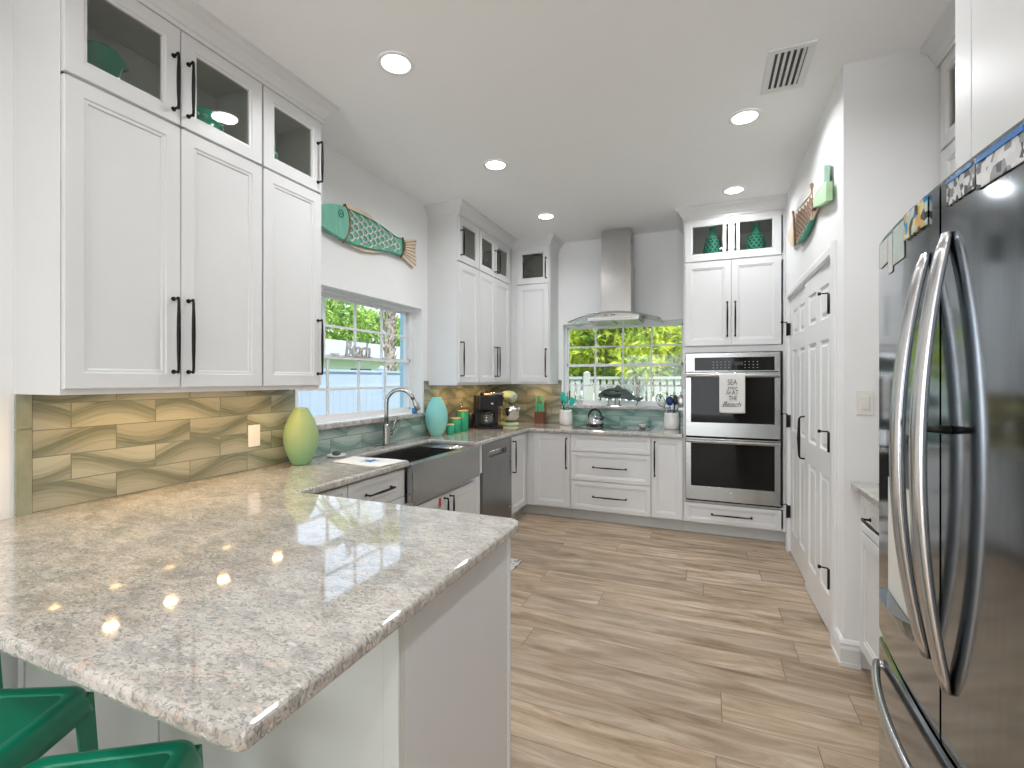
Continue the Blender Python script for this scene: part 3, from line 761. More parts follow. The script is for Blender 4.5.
def oven_door(z0, z1, gz0, gz1, hz, lab):
    m = MB(FB); ga0, ga1 = oa0+.045, oa1-.045
    m.box(oa0, oa1, .594, nf, z0, gz0).box(oa0, oa1, .594, nf, gz1, z1).box(oa0, ga0, .594, nf, gz0, gz1).box(ga1, oa1, .594, nf, gz0, gz1)
    o = m.build('oven_door', M['steel'], r, bevel=.0015)
    MB(FB).box(ga0, ga1, .600, nf-.002, gz0, gz1).build('door_glass', M['ovenglass'], o)
    m = MB(FB)
    m.prism([(nf+.022, hz-.016), (nf+.040, hz-.014), (nf+.044, hz), (nf+.040, hz+.014), (nf+.022, hz+.016)], oa0+.005, oa1-.005, axis=0)
    for a in (oa0+.02, oa1-.05): m.box(a, a+.03, nf, nf+.026, hz-.012, hz+.012)
    m.build('handle', M['steel'], o)
    return o
oven_door(.905, 1.480, 1.030, 1.435, 1.452, '')
o2 = oven_door(.330, .888, .455, .845, .862, '')
MB(FB).box(oa0+.002, oa1-.002, .592, .612, .889, .904).build('vent_strip', M['ovenglass'], r)
MB(FB).box(oa0+.002, oa1-.002, .592, .612, .315, .329).build('vent_strip', M['ovenglass'], r)
MB(lambda a, b, c: (a, WY-nf-.0006+b, c)).tube([(.207+.014*math.cos(t), 0, .395+.014*math.sin(t)) for t in [2*PI*k/20 for k in range(20)]], .0012, 6, closed=True).build('emblem', M['chrome'], o2)
# towel on the oven handle
def towel_fn(u, v):
    x = .108+.205*u
    L = 1.466-.35*v if v > .06 else 1.466
    n = nf+.0465+.0015*math.sin(u*9)*v+.002*math.sin(u*5+v*4)*v
    return FB(x, n, 1.470-.345*v-.004*math.sin(u*3)*v)
m = MB(); m.grid(towel_fn, 16, 24)
r = thing('dish_towel', FB(.21, nf+.045, 1.12), 'white printed towel hanging over the upper oven handle', 'towel')
m.build('cloth', M['linen'], r, solid=.003)
m = MB(); m.grid(lambda u, v: FB(.108+.205*u, nf+.0465-.034*v, 1.470+.0008*math.sin(v*PI)), 10, 4); m.grid(lambda u, v: FB(.110+.200*u, nf+.0125, 1.470-.30*v), 8, 8)
m.build('back_fold', M['linen'], r, solid=.002)
def towel_text(body, size, z, dx=0, shear=0, sx=1):
    wl_ = Vector(FB(.205+dx, nf+.0515, z))-r.location
    Mx = Matrix.Translation(wl_) @ Matrix.Rotation(PI/2, 4, 'X')
    text_obj('printed_word', body, size, Mx, M['ink'], r, extrude=.0004, shear=shear, sx=sx)
towel_text('SEA', .066, 1.372, .006, sx=.72)
towel_text('your', .046, 1.332, .006, .4, .9)
towel_text('Se', .050, 1.288, -.030, .5, .85); towel_text('AT', .060, 1.285, .030, 0, .68)
towel_text('THE', .054, 1.236, .012, 0, .68)
towel_text('Beach', .066, 1.178, -.003, .45, .95)

# ------------------------------------------------------------------ range hood
hx = -.872
r = thing('range_hood', (hx, WY-.25, 2.0), 'stainless steel chimney hood with curved glass canopy above the cooktop', 'range hood')
MB().box(hx-.158, hx+.158, WY-.275, WY-.001, 2.09, 2.62).build('lower_chimney', M['hood'], r, bevel=.002)
m = MB().box(hx-.150, hx+.150, WY-.267, WY-.001, 2.62, ZC-.002); up = m.build('upper_chimney', M['hood'], r, bevel=.002)
m = MB()
for k in range(6): m.box(hx+.150, hx+.1505, WY-.20+k*.012, WY-.195+k*.012, 2.84, 2.90)
m.build('vent_slots', M['ventdark'], up)
# curved glass canopy (real 6 mm glass)
def canopy(u, v, dz=0):
    x = (u-.5)*.925; z = 2.100-.088*(abs(2*u-1)**2.0)
    y = WY-.49+.03*abs(2*u-1)**2+(.48-.03*abs(2*u-1)**2)*v
    return (hx+x, y, z+dz)
m = MB(); m.grid(lambda u, v: canopy(u, v), 28, 4); m.build('glass_canopy', M['hoodglass'], r, solid=.007)
m = MB(); m.tube([canopy(k/28, 0) for k in range(29)], .005, 8); m.build('canopy_edge', M['steel'], r)
# steel body beneath the glass
rings = []
for y in (WY-.445, WY-.01):
    top = [(hx-.26+.52*k/12, y, 2.092-.088*(abs((-.26+.52*k/12)/.4625)**2)) for k in range(13)]
    bot = [(hx+.26, y, 2.022), (hx-.26, y, 2.022)]
    rings.append(top+bot)
MB().loft(rings, True, False).build('motor_box', M['steel'], r)
m = MB(); m.box(hx-.09, hx-.045, WY-.4475, WY-.445, 2.066, 2.074).box(hx-.02, hx+.025, WY-.4475, WY-.445, 2.066, 2.074); m.build('control_buttons', M['black'], r)
m = MB(); m.box(hx-.255, hx+.255, WY-.45, WY-.44, 2.018, 2.048); lp = m.build('light_strip', M['plate'], r)
m = MB()
for k in range(16): m.box(hx-.19+k*.025, hx-.183+k*.025, WY-.4512, WY-.4498, 2.030, 2.037)
m.build('strip_perforations', M['ventdark'], lp)
m = MB(); m.box(hx-.25, hx-.01, WY-.43, WY-.04, 2.012, 2.020).box(hx+.01, hx+.25, WY-.43, WY-.04, 2.012, 2.020); m.build('filter', M['steel'], r)

# ------------------------------------------------------------------ cooktop
r = thing('cooktop', (-.88, 4.96, .915), 'black glass cooktop set into the granite below the back window', 'cooktop')
MB().prism(rrect(-1.262, -.505, 4.735, 5.16, .012, 3), .9155, .921).build('glass_top', M['cookglass'], r, bevel=.001)
m = MB()
for cx, cy, rr in ((-1.10, 5.04, .075), (-1.10, 4.85, .095), (-.67, 5.04, .095), (-.67, 4.86, .07), (-.88, 4.98, .06)):
    m.tube([(cx+rr*math.cos(2*PI*k/40), cy+rr*math.sin(2*PI*k/40), .9212) for k in range(40)], .0012, 6, closed=True)
m.build('burner_rings', M['toe'], r)
# kettle
kx, ky = -1.098, 4.985
r = thing('tea_kettle', (kx, ky, .921), 'polished steel kettle with black arched handle on the cooktop', 'kettle')
m = MB(); m.lathe([(0, .9225), (.078, .9225), (.088, .930), (.092, .950), (.088, .975), (.072, 1.000), (.050, 1.016), (.038, 1.020), (0, 1.022)], kx, ky, 32); m.build('body', M['chrome'], r)
MB().lathe([(.036, 1.0215), (.030, 1.026), (.012, 1.030), (.008, 1.036), (.012, 1.043), (.010, 1.050), (0, 1.052)], kx, ky, 20).build('lid', M['chrome'], r)
MB().tube([(kx+.060, ky-.02, .985), (kx+.085, ky-.03, 1.005), (kx+.105, ky-.036, 1.026)], [.020, .014, .010], 14).build('spout', M['blackplastic'], r)
h = [(kx+.078*math.cos(a), ky-.02*math.cos(a), 1.005+.092*math.sin(a)) for a in [PI*k/14 for k in range(15)]]
m = MB(); m.tube(h, [.006]+[.009]*2+[.012]*9+[.009]*2+[.006], 12); m.build('handle', M['blackplastic'], r)
# spoon rest shell
m = MB(); m.ball((-.595, 4.90, .945), (.038, .030, .024), 16, 10); m.ball((-.615, 4.895, .957), (.02, .02, .014), 12, 8)
tag(m.build('shell_spoon_rest', M['shell']), 'small speckled shell ornament on the right side of the cooktop', 'ornament')

# crocks with utensils
def crock(x, y, R_, H_, label, rotlab):
    r = thing('utensil_crock', (x, y, .915), label, 'utensil holder')
    MB().lathe([(0, .916), (R_*.82, .916), (R_*.92, .925), (R_, .915+H_*.35), (R_*.98, .915+H_*.7), (R_*.90, .915+H_*.85), (R_*.93, .915+H_), (R_*.85, .915+H_), (R_*.82, .915+H_*.8), (R_*.85, .93), (0, .928)], x, y, 32).build('pot', M['ceramic'], r)
    return r
cx, cy = -1.440, 5.055
TU = lambda a, b, q_: (cx+(a-cx)*1.3, cy+(b-cy)*1.3, .93+(q_-.94)*1.5)
crock(cx, cy, .075, .165, 'white ceramic crock holding teal utensils, left of the cooktop', '')
UT = lambda nm, mb, mt, lab, cat: tag(mb.build(nm, mt), lab, cat, None)
m = MB(TU); m.tube([(cx+.02, cy, .94), (cx-.02, cy+.01, 1.10)], .005, 8); m.ball((cx-.032, cy+.012, 1.135), (.024, .010, .038), 14, 10); UT('serving_spoon', m, M['teal'], 'teal spoon leaning left in the crock left of the cooktop', 'utensil')
m = MB(TU); m.tube([(cx-.02, cy, .94), (cx+.045, cy-.01, 1.085)], .005, 8); m.prism([(cx+.026, 1.082), (cx+.060, 1.068), (cx+.092, 1.118), (cx+.050, 1.138)], cy-.014, cy-.006, axis=1)
for i in range(len(m.v)-8, len(m.v)):
    pass
UT('spatula', m, M['teal'], 'teal flat turner leaning right in the crock left of the cooktop', 'utensil')
m = MB(TU); m.tube([(cx, cy-.02, .94), (cx+.004, cy-.03, 1.10)], .005, 8); m.ball((cx+.004, cy-.032, 1.115), (.030, .016, .03), 14, 10); UT('ladle', m, M['teal'], 'teal ladle standing upright in the crock left of the cooktop', 'utensil')
m = MB(TU); m.tube([(cx+.01, cy+.02, .94), (cx-.045, cy+.03, 1.10), (cx-.06, cy+.03, 1.15)], [.005, .006, .004], 8); UT('tongs', m, M['blackplastic'], 'dark handled utensil at the far left of the crock left of the cooktop', 'utensil')
m = MB(TU); m.tube([(cx, cy+.03, .94), (cx+.006, cy+.035, 1.17)], [.006, .008], 8); UT('wooden_spoon', m, M['wood'], 'wooden handled spoon standing in the crock left of the cooktop', 'utensil')
cx, cy = -.325, 5.03
TU = lambda a, b, q_: (cx+(a-cx)*1.15, cy+(b-cy)*1.4, .935+(q_-.95)*1.32)
crock(cx, cy, .078, .165, 'white ceramic crock holding whisks and spoons, between the cooktop and ovens', '')
def whisk(dx, dz, lab, bx, rr=.034):
    m = MB(TU); b = Vector((cx+bx, cy, .95)); e = Vector((cx+dx, cy-.01, 1.09+dz)); m.tube([b, e], .005, 8)
    ax = (e-b).normalized(); s = Vector((0, 1, 0)); u = ax.cross(s).normalized()
    for k in range(5):
        an = PI*k/5; w = u*math.cos(an)+s*math.sin(an)
        m.tube([e+ax*(.055-.055*math.cos(t))+w*rr*math.sin(t) for t in [2*PI*i/24 for i in range(24)]], .0016, 5, closed=True)
    UT('whisk', m, M['steel'], lab, 'utensil')
whisk(-.062, .015, 'steel wire whisk leaning left in the crock beside the ovens', .03, .036)
m = MB(TU); m.tube([(cx-.03, cy, .95), (cx+.06, cy+.01, 1.11)], .005, 8); m.ball((cx+.078, cy+.012, 1.150), (.038, .008, .045), 16, 10); UT('slotted_spoon', m, M['steel'], 'round steel skimmer leaning right in the crock beside the ovens', 'utensil')
m = MB(TU); m.tube([(cx, cy, .95), (cx-.012, cy-.02, 1.11)], .005, 8); m.ball((cx-.014, cy-.02, 1.15), (.034, .02, .035), 16, 10); m.tube([(cx-.016, cy-.02, 1.17), (cx-.006, cy-.02, 1.195), (cx+.012, cy-.02, 1.19)], .005, 8); UT('spoonula', m, M['navy'], 'navy blue silicone spoon in the crock beside the ovens', 'utensil')
m = MB(TU); m.tube([(cx, cy+.02, .95), (cx+.025, cy+.02, 1.12)], .006, 8); m.ball((cx+.03, cy+.02, 1.155), (.022, .008, .04), 14, 10); UT('serving_spoon', m, M['blackplastic'], 'black spoon in the crock beside the ovens', 'utensil')

# knife block
x, y = -1.745, 5.07
r = thing('knife_block', (x, y, .915), 'red-brown wooden knife block against the tiles, left of the teal utensils', 'knife block')
TK = lambda a, b, q_: (x+(a-x)*1.15, y+(b-y)*1.15, .9155+(q_-.9155)*1.32)
MB(TK).prism(rrect(x-.048, x+.048, y-.05, y+.045, .006, 2), .9155, 1.02).build('block', M['walnut'], r)
MB(TK).box(x-.040, x+.040, y-.01, y+.04, 1.02, 1.10).build('clear_guard', M['clearglass'], r)
MB(TK).box(x-.048, x-.042, y+.03, y+.045, 1.02, 1.11).box(x+.042, x+.048, y+.03, y+.045, 1.02, 1.11).build('side_posts', M['walnut'], r)
for i, (dx, dz, w) in enumerate(((-.032, .12, .009), (-.008, .05, .009), (.010, .045, .009), (.034, .115, .009))):
    m = MB(TK); m.prism(rrect(x+dx-w, x+dx+w, y-.03, y-.015, .004, 2), 1.0205, 1.04+dz)
    tag(m.build('knife', M['knifegreen'], bevel=.002), ['tall green-handled knife at the left of the block', 'short green-handled knife second from left in the block', 'short green-handled knife third from left in the block', 'tall green-handled knife at the right of the block'][i], 'knife', 'knives in the block')

# stand mixer
x, y = -2.02, 4.785
r = thing('stand_mixer', (x, y, .915), 'pale green stand mixer with steel bowl beside the coffee maker', 'stand mixer', rotz=0)
d = Vector((.80, -.60, 0)); s_ = Vector((.60, .80, 0))
def W(f, l, z): return tuple(Vector((x, y, .9155))+d*f*1.1+s_*l*1.1+Vector((0, 0, z*1.13)))
m = MB()
def orr(f0, f1, w, z, n=10):
    pts = arc((f1-w, 0), w, -PI/2, PI/2, n)+arc((f0+w*.8, 0), w*.8, PI/2, 1.5*PI, n)
    return [W(a, b, z) for a, b in pts]
m.loft([orr(-.10, .13, .080, .002), orr(-.10, .13, .082, .012), orr(-.095, .125, .074, .028), orr(-.095, .12, .05, .034)], True)
m.build('base', M['mixer'], r)
m = MB(); m.loft([[W(f+a, b, z) for a, b in arc((0, 0), w, 0, 2*PI*11/12, 11)] for f, w, z in ((-.075, .052, .03), (-.078, .040, .08), (-.08, .036, .15), (-.078, .046, .21), (-.07, .05, .235))], True); m.build('column', M['mixer'], r)
rings = []
for f, h_, w in ((-.125, .012, .012), (-.118, .035, .036), (-.09, .052, .052), (-.04, .060, .060), (.03, .060, .058), (.08, .054, .050), (.112, .042, .040), (.125, .022, .022)):
    rings.append([W(f, w*math.cos(t), .275+h_*math.sin(t)) for t in [2*PI*k/20 for k in range(20)]])
m = MB(); m.loft(rings, True); m.build('head', M['mixer'], r)
m = MB(); m.loft([[W(.118+k*.012, .022*math.cos(t), .275+.022*math.sin(t)) for t in [2*PI*i/14 for i in range(14)]] for k in (0, 1)], True)
m.loft([[W(f, .0615*math.cos(t), .268+.006*math.sin(t)) for t in [2*PI*i/20 for i in range(20)]] for f in (-.08, .10)], True)
m.build('trim_band', M['chrome'], r)
c = Vector(W(.055, 0, 0))
TM = lambda a, b, q_: (c.x+a*1.1, c.y+b*1.1, .9155+(q_-.915)*1.13)
MB(TM).lathe([(0, .952), (.042, .952), (.045, .962), (.060, .968), (.088, 1.01), (.096, 1.06), (.099, 1.10), (.096, 1.10), (.09, 1.05), (.05, .975), (0, .972)], 0, 0, 32).build('bowl', M['chrome'], r)
m = MB(TM); m.lathe([(.030, 1.125), (.032, 1.135), (.032, 1.15), (0, 1.152)], 0, 0, 20); m.tube([(0, 0, 1.13), (0, 0, 1.05)], .008, 10); m.build('attachment_hub', M['steel'], r)
MB().ball(W(0.01, -.066, .262), .010, 12, 8).build('speed_knob', M['black'], r)

# coffee maker
x, y = -2.10, 4.405
TCf = lambda a, b, c: (x+(a*.80+b*.60)*1.12, y+(a*.60-b*.80)*1.12, .9155+c*1.13)    # a = width to the right, b = towards the viewer
r = thing('coffee_maker', (x, y, .915), 'black coffee maker with glass carafe on the corner of the worktop', 'coffee maker')
MB(TCf).prism(rrect(-.115, .125, -.10, .13, .02), .001, .022).build('base', M['blackplastic'], r)
MB(TCf).prism(rrect(-.115, .11, -.10, -.01, .015), .022, .30).build('reservoir', M['blackplastic'], r)
m = MB(TCf); m.prism(rrect(-.105, .075, -.02, .115, .02), .175, .295); hd = m.build('brew_head', M['blackplastic'], r, bevel=.006)
MB(TCf).box(.012, .034, .1152, .116, .222, .234).build('logo_plate', M['plate'], hd)
m = MB(TCf); m.prism(rrect(.06, .135, -.03, .085, .015), .20, .305); m.build('pod_arm', M['blackplastic'], r, bevel=.005)
MB(TCf).prism(rrect(.02, .145, -.04, .09, .015), .305, .322).build('arm_lid', M['steel'], r, bevel=.004)
MB(TCf).ball((-.06, .02, .318), .018, 12, 8).build('top_knob', M['blackplastic'], r)
MB(TCf).ball((-.005, -.02, .325), .02, 12, 8).build('top_knob', M['blackplastic'], r)
m = MB(TCf); m.lathe([(.0, .024), (.055, .024), (.066, .04), (.068, .08), (.055, .12), (.048, .135), (.045, .135), (.052, .118), (.063, .08), (.06, .042), (0, .03)], -.012, .045, 28)
cf = m.build('carafe', M['clearglass'], r)
m = MB(TCf); m.lathe([(.050, .134), (.052, .15), (.02, .158), (0, .158)], -.012, .045, 24); m.tube([(.04, .05, .14), (.075, .06, .13), (.078, .062, .06), (.055, .055, .05)], .007, 10); m.build('carafe_lid', M['blackplastic'], cf)
m = MB(TCf); m.tube([(-.155, -.04, .001), (-.150, -.04, .13)], .034, 16); m.build('side_tank', M['blackplastic'], r)
tag(MB().ball((-2.07, 4.35, 1.263), (.045, .022, .014), 14, 8).build('pastry', M['wood']), 'small tan item lying on top of the coffee maker', 'snack')
# bottle behind the coffee maker
x, y = -2.29, 4.185
r = thing('glass_bottle', (x, y, .915), 'clear stoppered glass bottle against the tiles behind the coffee maker', 'bottle')
MB().lathe([(0, .916), (.03, .916), (.033, .93), (.033, 1.06), (.014, 1.10), (.012, 1.15), (0, 1.15)], x, y, 20).build('flask', M['clearglass'], r)
MB().ball((x, y, 1.165), .016, 12, 8).build('stopper', M['chrome'], r)

# canisters
for i, (x, y, R_, h_) in enumerate(((-2.170, 3.765, .037, .088), (-2.20, 3.915, .052, .135), (-2.20, 4.06, .055, .198))):
    r = thing('canister', (x, y, .915), ['smallest green canister with wooden lid beside the blue vase', 'middle-sized green canister with wooden lid', 'tallest green canister with wooden lid, nearest the coffee maker'][i], 'canister', 'green canisters')
    MB().lathe([(0, .916), (R_*.96, .916), (R_, .920), (R_, .915+h_*.96), (0, .915+h_*.96)], x, y, 32).build('body', M['canister'], r)
    MB().lathe([(R_*1.02, .915+h_*.962), (R_*1.03, .915+h_), (R_*.97, .915+h_+.006), (0, .915+h_+.006)], x, y, 32).build('lid', M['wood'], r)

# vases
def vase(x, y, H_, R_, mt, nm, lab):
    prof = [(0, .916), (R_*.46, .916), (R_*.50, .92)]
    for k in range(1, 20):
        t = k/20; prof.append((R_*(.50+.50*math.sin(PI*min(1, (t*1.02))**.95)**.85) if t < .97 else R_*.5, .92+(H_-.005)*t))
    prof = [(0, .916), (R_*.46, .916)]+[(R_*v, .915+H_*t) for t, v in ((.01, .50), (.08, .62), (.18, .79), (.30, .93), (.42, 1.0), (.54, .995), (.66, .92), (.78, .78), (.88, .60), (.95, .47), (.985, .41), (1.0, .40), (1.0, .35), (.97, .36), (.90, .48))]
    return tag(MB().lathe(prof, x, y, 40, cap=True).build(nm, mt), lab, 'vase')
vase(-2.225, 2.10, .335, .097, M['sagevase'], 'vase', 'tall sage green vase on the worktop left of the sink window')
vase(-2.228, 3.625, .345, .101, M['bluevase'], 'vase', 'aqua blue vase right of the sink window, next to the canisters')

# sink-side bits
r = thing('tea_towel', (-1.9, 2.34, .915), 'white cloth with a blue starfish spread on the worktop left of the sink', 'towel')
c4 = [(-2.09, 2.21), (-1.72, 2.19), (-1.70, 2.425), (-2.11, 2.43)]
def tw(u, v):
    a = Vector(c4[0]).lerp(Vector(c4[1]), u); b = Vector(c4[3]).lerp(Vector(c4[2]), u); p = a.lerp(b, v)
    return (p.x, p.y, .9185+.0015*math.sin(u*7+v*3)+.001*math.sin(v*9))
MB().grid(tw, 20, 14).build('cloth', M['linen'], r, solid=.003)
pts = []
for k in range(10):
    a = 2*PI*k/10+.3; q_ = .058 if k % 2 == 0 else .018; pts.append((-1.90+q_*math.cos(a)*1.15, 2.325+q_*math.sin(a)))
MB().prism(pts, .9222, .9230).build('starfish_print', M['blueink'], r)
r = thing('soap_dish', (-2.225, 2.39, .915), 'small white dish with a dark scrubber beside the sink', 'dish')
MB().lathe([(0, .916), (.04, .916), (.058, .922), (.062, .930), (.056, .930), (.04, .922), (0, .921)], -2.225, 2.39, 28).build('saucer', M['ceramic'], r)
tag(MB().ball((-2.225, 2.39, .938), (.032, .026, .015), 14, 8).build('scrubber', M['darkstone']), 'dark scrubber lying on the small white dish', 'scrubber')
x, y = -2.335, 3.44
tag(MB().lathe([(0, 1.1245), (.024, 1.1245), (.026, 1.16), (.024, 1.17), (.02, 1.165), (.02, 1.13), (0, 1.13)], x, y, 20).build('candle_cup', M['blueglass']), 'small blue glass cup on the ledge at the right of the sink window', 'cup')
tag(MB().lathe([(0, 1.1245), (.020, 1.1245), (.020, 1.18), (.011, 1.195), (.012, 1.215), (0, 1.215)], -2.345, 3.515, 18).build('small_bottle', M['clearglass']), 'small clear bottle on the ledge beside the blue cup', 'bottle')
x, y = -1.33, WY+.015
r = thing('reed_bottle', (x, y, 1.129), 'small clear bottle on the back window ledge, left of the fish sculpture', 'bottle')
MB().lathe([(0, 1.130), (.032, 1.130), (.034, 1.14), (.034, 1.185), (.013, 1.20), (.013, 1.225), (0, 1.225)], x, y, 20).build('flask', M['clearglass'], r)
MB().lathe([(.014, 1.2255), (.014, 1.238), (0, 1.24)], x, y, 16).build('cap', M['plate'], r)

# "Beach" word on the meeting rail
r = thing('beach_word_sign', (WX-.09, 2.84, 1.59), 'freestanding grey script word "Beach" on the sink window rail', 'word sign')
Mx = Matrix.Rotation(PI/2, 4, 'Z') @ Matrix.Rotation(PI/2, 4, 'X')
text_obj('letters', 'Beach', .165, Matrix.Translation((0.0, 0, .003)) @ Mx, M['lettergrey'], r, extrude=.008, shear=.15, sx=.70, offset=-.001)
MB().box(-.012, .012, -.155, .155, 0, .004).build('word_base', M['lettergrey'], r, local=True, bevel=.002)

# fish sculpture on stand
r = thing('fish_sculpture', (-.87, WY-.0, 1.129), 'dark metal fish sculpture on a three-legged stand in the back window', 'sculpture')
top = [(-1.115, 1.232), (-1.10, 1.262), (-1.06, 1.295), (-1.00, 1.318), (-.93, 1.326), (-.905, 1.355), (-.87, 1.345), (-.86, 1.322), (-.80, 1.305), (-.75, 1.265), (-.70, 1.225), (-.66, 1.222), (-.625, 1.225), (-.628, 1.205)]
bot = [(-.650, 1.195), (-.665, 1.180), (-.69, 1.185), (-.735, 1.195), (-.78, 1.187), (-.80, 1.200), (-.85, 1.208), (-.93, 1.208), (-.99, 1.195), (-1.01, 1.208), (-1.06, 1.215), (-1.10, 1.215)]
m = MB(); m.prism(top+bot, WY-.012, WY+.010, axis=1); fb = m.build('fish_body', M['fishdark'], r, bevel=.006, seg=3)
m = MB(); m.ball((-.96, WY, 1.262), (.12, .030, .045), 20, 10); m.ball((-1.085, WY-.012, 1.250), (.006, .006, .006), 8, 6); m.build('body_bulge', M['fishdark'], r)
m = MB()
for a in (-1.00, -.925, -.88): m.tube([(a, WY, 1.13), (a, WY, 1.215)], .004, 8)
m.tube([(-.70, WY, 1.13), (-.68, WY, 1.19)], .004, 8)
m.box(-1.02, -.86, WY-.02, WY+.02, 1.129, 1.134); m.build('stand', M['black'], r)

# green openwork vases in oven tower
def open_vase(x, y, z, label):
    r = thing('pierced_vase', (x, y, z), label, 'vase', None)
    prof = [(0, 0.001), (.045, .001), (.062, .02), (.073, .055), (.072, .09), (.058, .13), (.036, .152), (.026, .165), (.023, .19), (.026, .207), (.020, .207), (.017, .17), (0, .168)]
    MB().lathe([(a*1.05, z+b*1.60) for a, b in prof], x, y, 36).build('body', M['jade'], r)
    m = MB()
    for row in range(8):
        zz = .032+row*.026; q_ = zz/1.6; rr = 1.05*next(a+(c_-a)*(q_-b)/(d_-b) for (a, b), (c_, d_) in zip(prof[1:], prof[2:]) if b <= q_ <= d_)
        for k in range(12):
            a = 2*PI*(k+.5*(row % 2))/12; c_ = Vector((x+rr*math.cos(a), y+rr*math.sin(a), z+zz)); nrm = Vector((math.cos(a), math.sin(a), 0)); tg = Vector((-math.sin(a), math.cos(a), 0))
            ring0 = [tuple(c_+tg*.0125*math.cos(t)+Vector((0, 0, .0125*math.sin(t)))-nrm*.004) for t in [2*PI*i/10 for i in range(10)]]
            ring1 = [tuple(Vector(p)+nrm*.0065) for p in ring0]
            m.loft([ring0, ring1], True, False)
    m.build('pierced_holes', M['hole'], r)
open_vase(.055, 4.74, 2.492, 'green pierced ceramic vase behind the left glass door above the ovens')
open_vase(.412, 4.74, 2.492, 'green pierced ceramic vase behind the right glass door above the ovens')
# items in near left glass cabinets
zs = 2.478
m = MB()
fp = [(.945, 2.53), (.95, 2.60), (.975, 2.645), (1.01, 2.67), (1.05, 2.682), (1.09, 2.675), (1.112, 2.655), (1.132, 2.628), (1.108, 2.612), (1.100, 2.58), (1.085, 2.53), (1.06, 2.489), (.98, 2.489)]
m.prism(fp, -2.115, -2.085, axis=0)
r = thing('fish_platter', (-2.14, 1.12, zs), 'dark green fish-shaped platter standing behind the nearest glass door', 'platter')
m.build('platter', M['jade_dark'], r, bevel=.008, seg=3)
MB().box(-2.14, -2.07, .97, 1.09, zs+.001, zs+.012).build('stand', M['jade_dark'], r)
def bowl(x, y, z, R_, H_, mt, lab, nm='serving_bowl'):
    r = thing(nm, (x, y, z), lab, 'bowl')
    MB().lathe([(0, z+.001), (R_*.5, z+.001), (R_*.85, z+H_*.45), (R_, z+H_), (R_*.95, z+H_), (R_*.8, z+H_*.5), (R_*.4, z+.012), (0, z+.012)], x, y, 36).build('body', mt, r)
    m = MB()
    for k in range(18):
        a = 2*PI*k/18; m.ball((x+R_*.93*math.cos(a), y+R_*.93*math.sin(a), z+H_*.8), (.010, .010, .008), 8, 6)
    m.build('raised_dots', M['mint'], r)
bowl(-2.165, 1.455, zs, .095, .16, M['jade'], 'green patterned bowl behind the second glass door on the left')
bowl(-2.135, 1.775, zs, .06, .155, M['jade'], 'small green dotted cup behind the third glass door, beside the wall fish')
bowl(-2.165, 4.20, zs, .085, .12, M['jade_dark'], 'dark green bowl behind the middle glass door in the far corner cabinets')
r = thing('round_plate', (-1.78, 5.12, zs), 'clear ribbed glass plate standing behind the corner glass door', 'plate')
m = MB()
for q_ in (.03, .06, .09, .12, .15): m.tube([(-1.785+q_*math.cos(t), 5.00, zs+.18+q_*math.sin(t)) for t in [2*PI*k/32 for k in range(32)]], .005, 6, closed=True)
m.loft([[(-1.785+.17*math.cos(t), yy, zs+.18+.17*math.sin(t)) for t in [2*PI*k/32 for k in range(32)]] for yy in (5.003, 5.010)], True, False)
m.build('disc', mat('smoky_glass', (.26, .26, .26), .18, .5), r)

# ------------------------------------------------------------------ wall fish (left wall)
r = thing('wall_fish', (WX+.03, 2.8, 2.5), 'sea green wooden fish with wire scales on the wall above the sink window', 'wall decoration')
TF = lambda n0, n1: None
xw = WX+.012
def fcurve(pts): return [(p.x, p.y) for p in smooth_pts([(a, b, 0) for a, b in pts], 5)]
headp = fcurve([(2.555, 2.609), (2.496, 2.603), (2.422, 2.584), (2.352, 2.557), (2.26, 2.520), (2.18, 2.480), (2.16, 2.462), (2.19, 2.440), (2.26, 2.420), (2.352, 2.407), (2.422, 2.392), (2.496, 2.382), (2.533, 2.374)])+[(2.568, 2.411), (2.588, 2.489), (2.583, 2.558)]
MB().prism([(a, b) for a, b in headp], xw+.004, xw+.040, axis=0).build('head', M['aqua'], r, bevel=.008, seg=2)
m = MB(); m.tube([(xw+.042, 2.505+.022*math.cos(t), 2.545+.024*math.sin(t)) for t in [2*PI*k/24 for k in range(24)]], .004, 6, closed=True); m.ball((xw+.040, 2.505, 2.545), (.006, .008, .008), 10, 8)
m.build('eye', M['aquadark'], r)
topb = [(2.58, 2.606), (2.715, 2.609), (2.881, 2.605), (3.001, 2.589), (3.128, 2.566), (3.222, 2.572)]
botb = [(3.222, 2.428), (3.141, 2.429), (3.063, 2.424), (2.94, 2.406), (2.824, 2.388), (2.715, 2.378), (2.612, 2.374), (2.560, 2.376)]
bodyp = fcurve(topb)+fcurve(botb)
MB().prism(bodyp, xw+.002, xw+.024, axis=0).build('body', M['aqua'], r, bevel=.005)
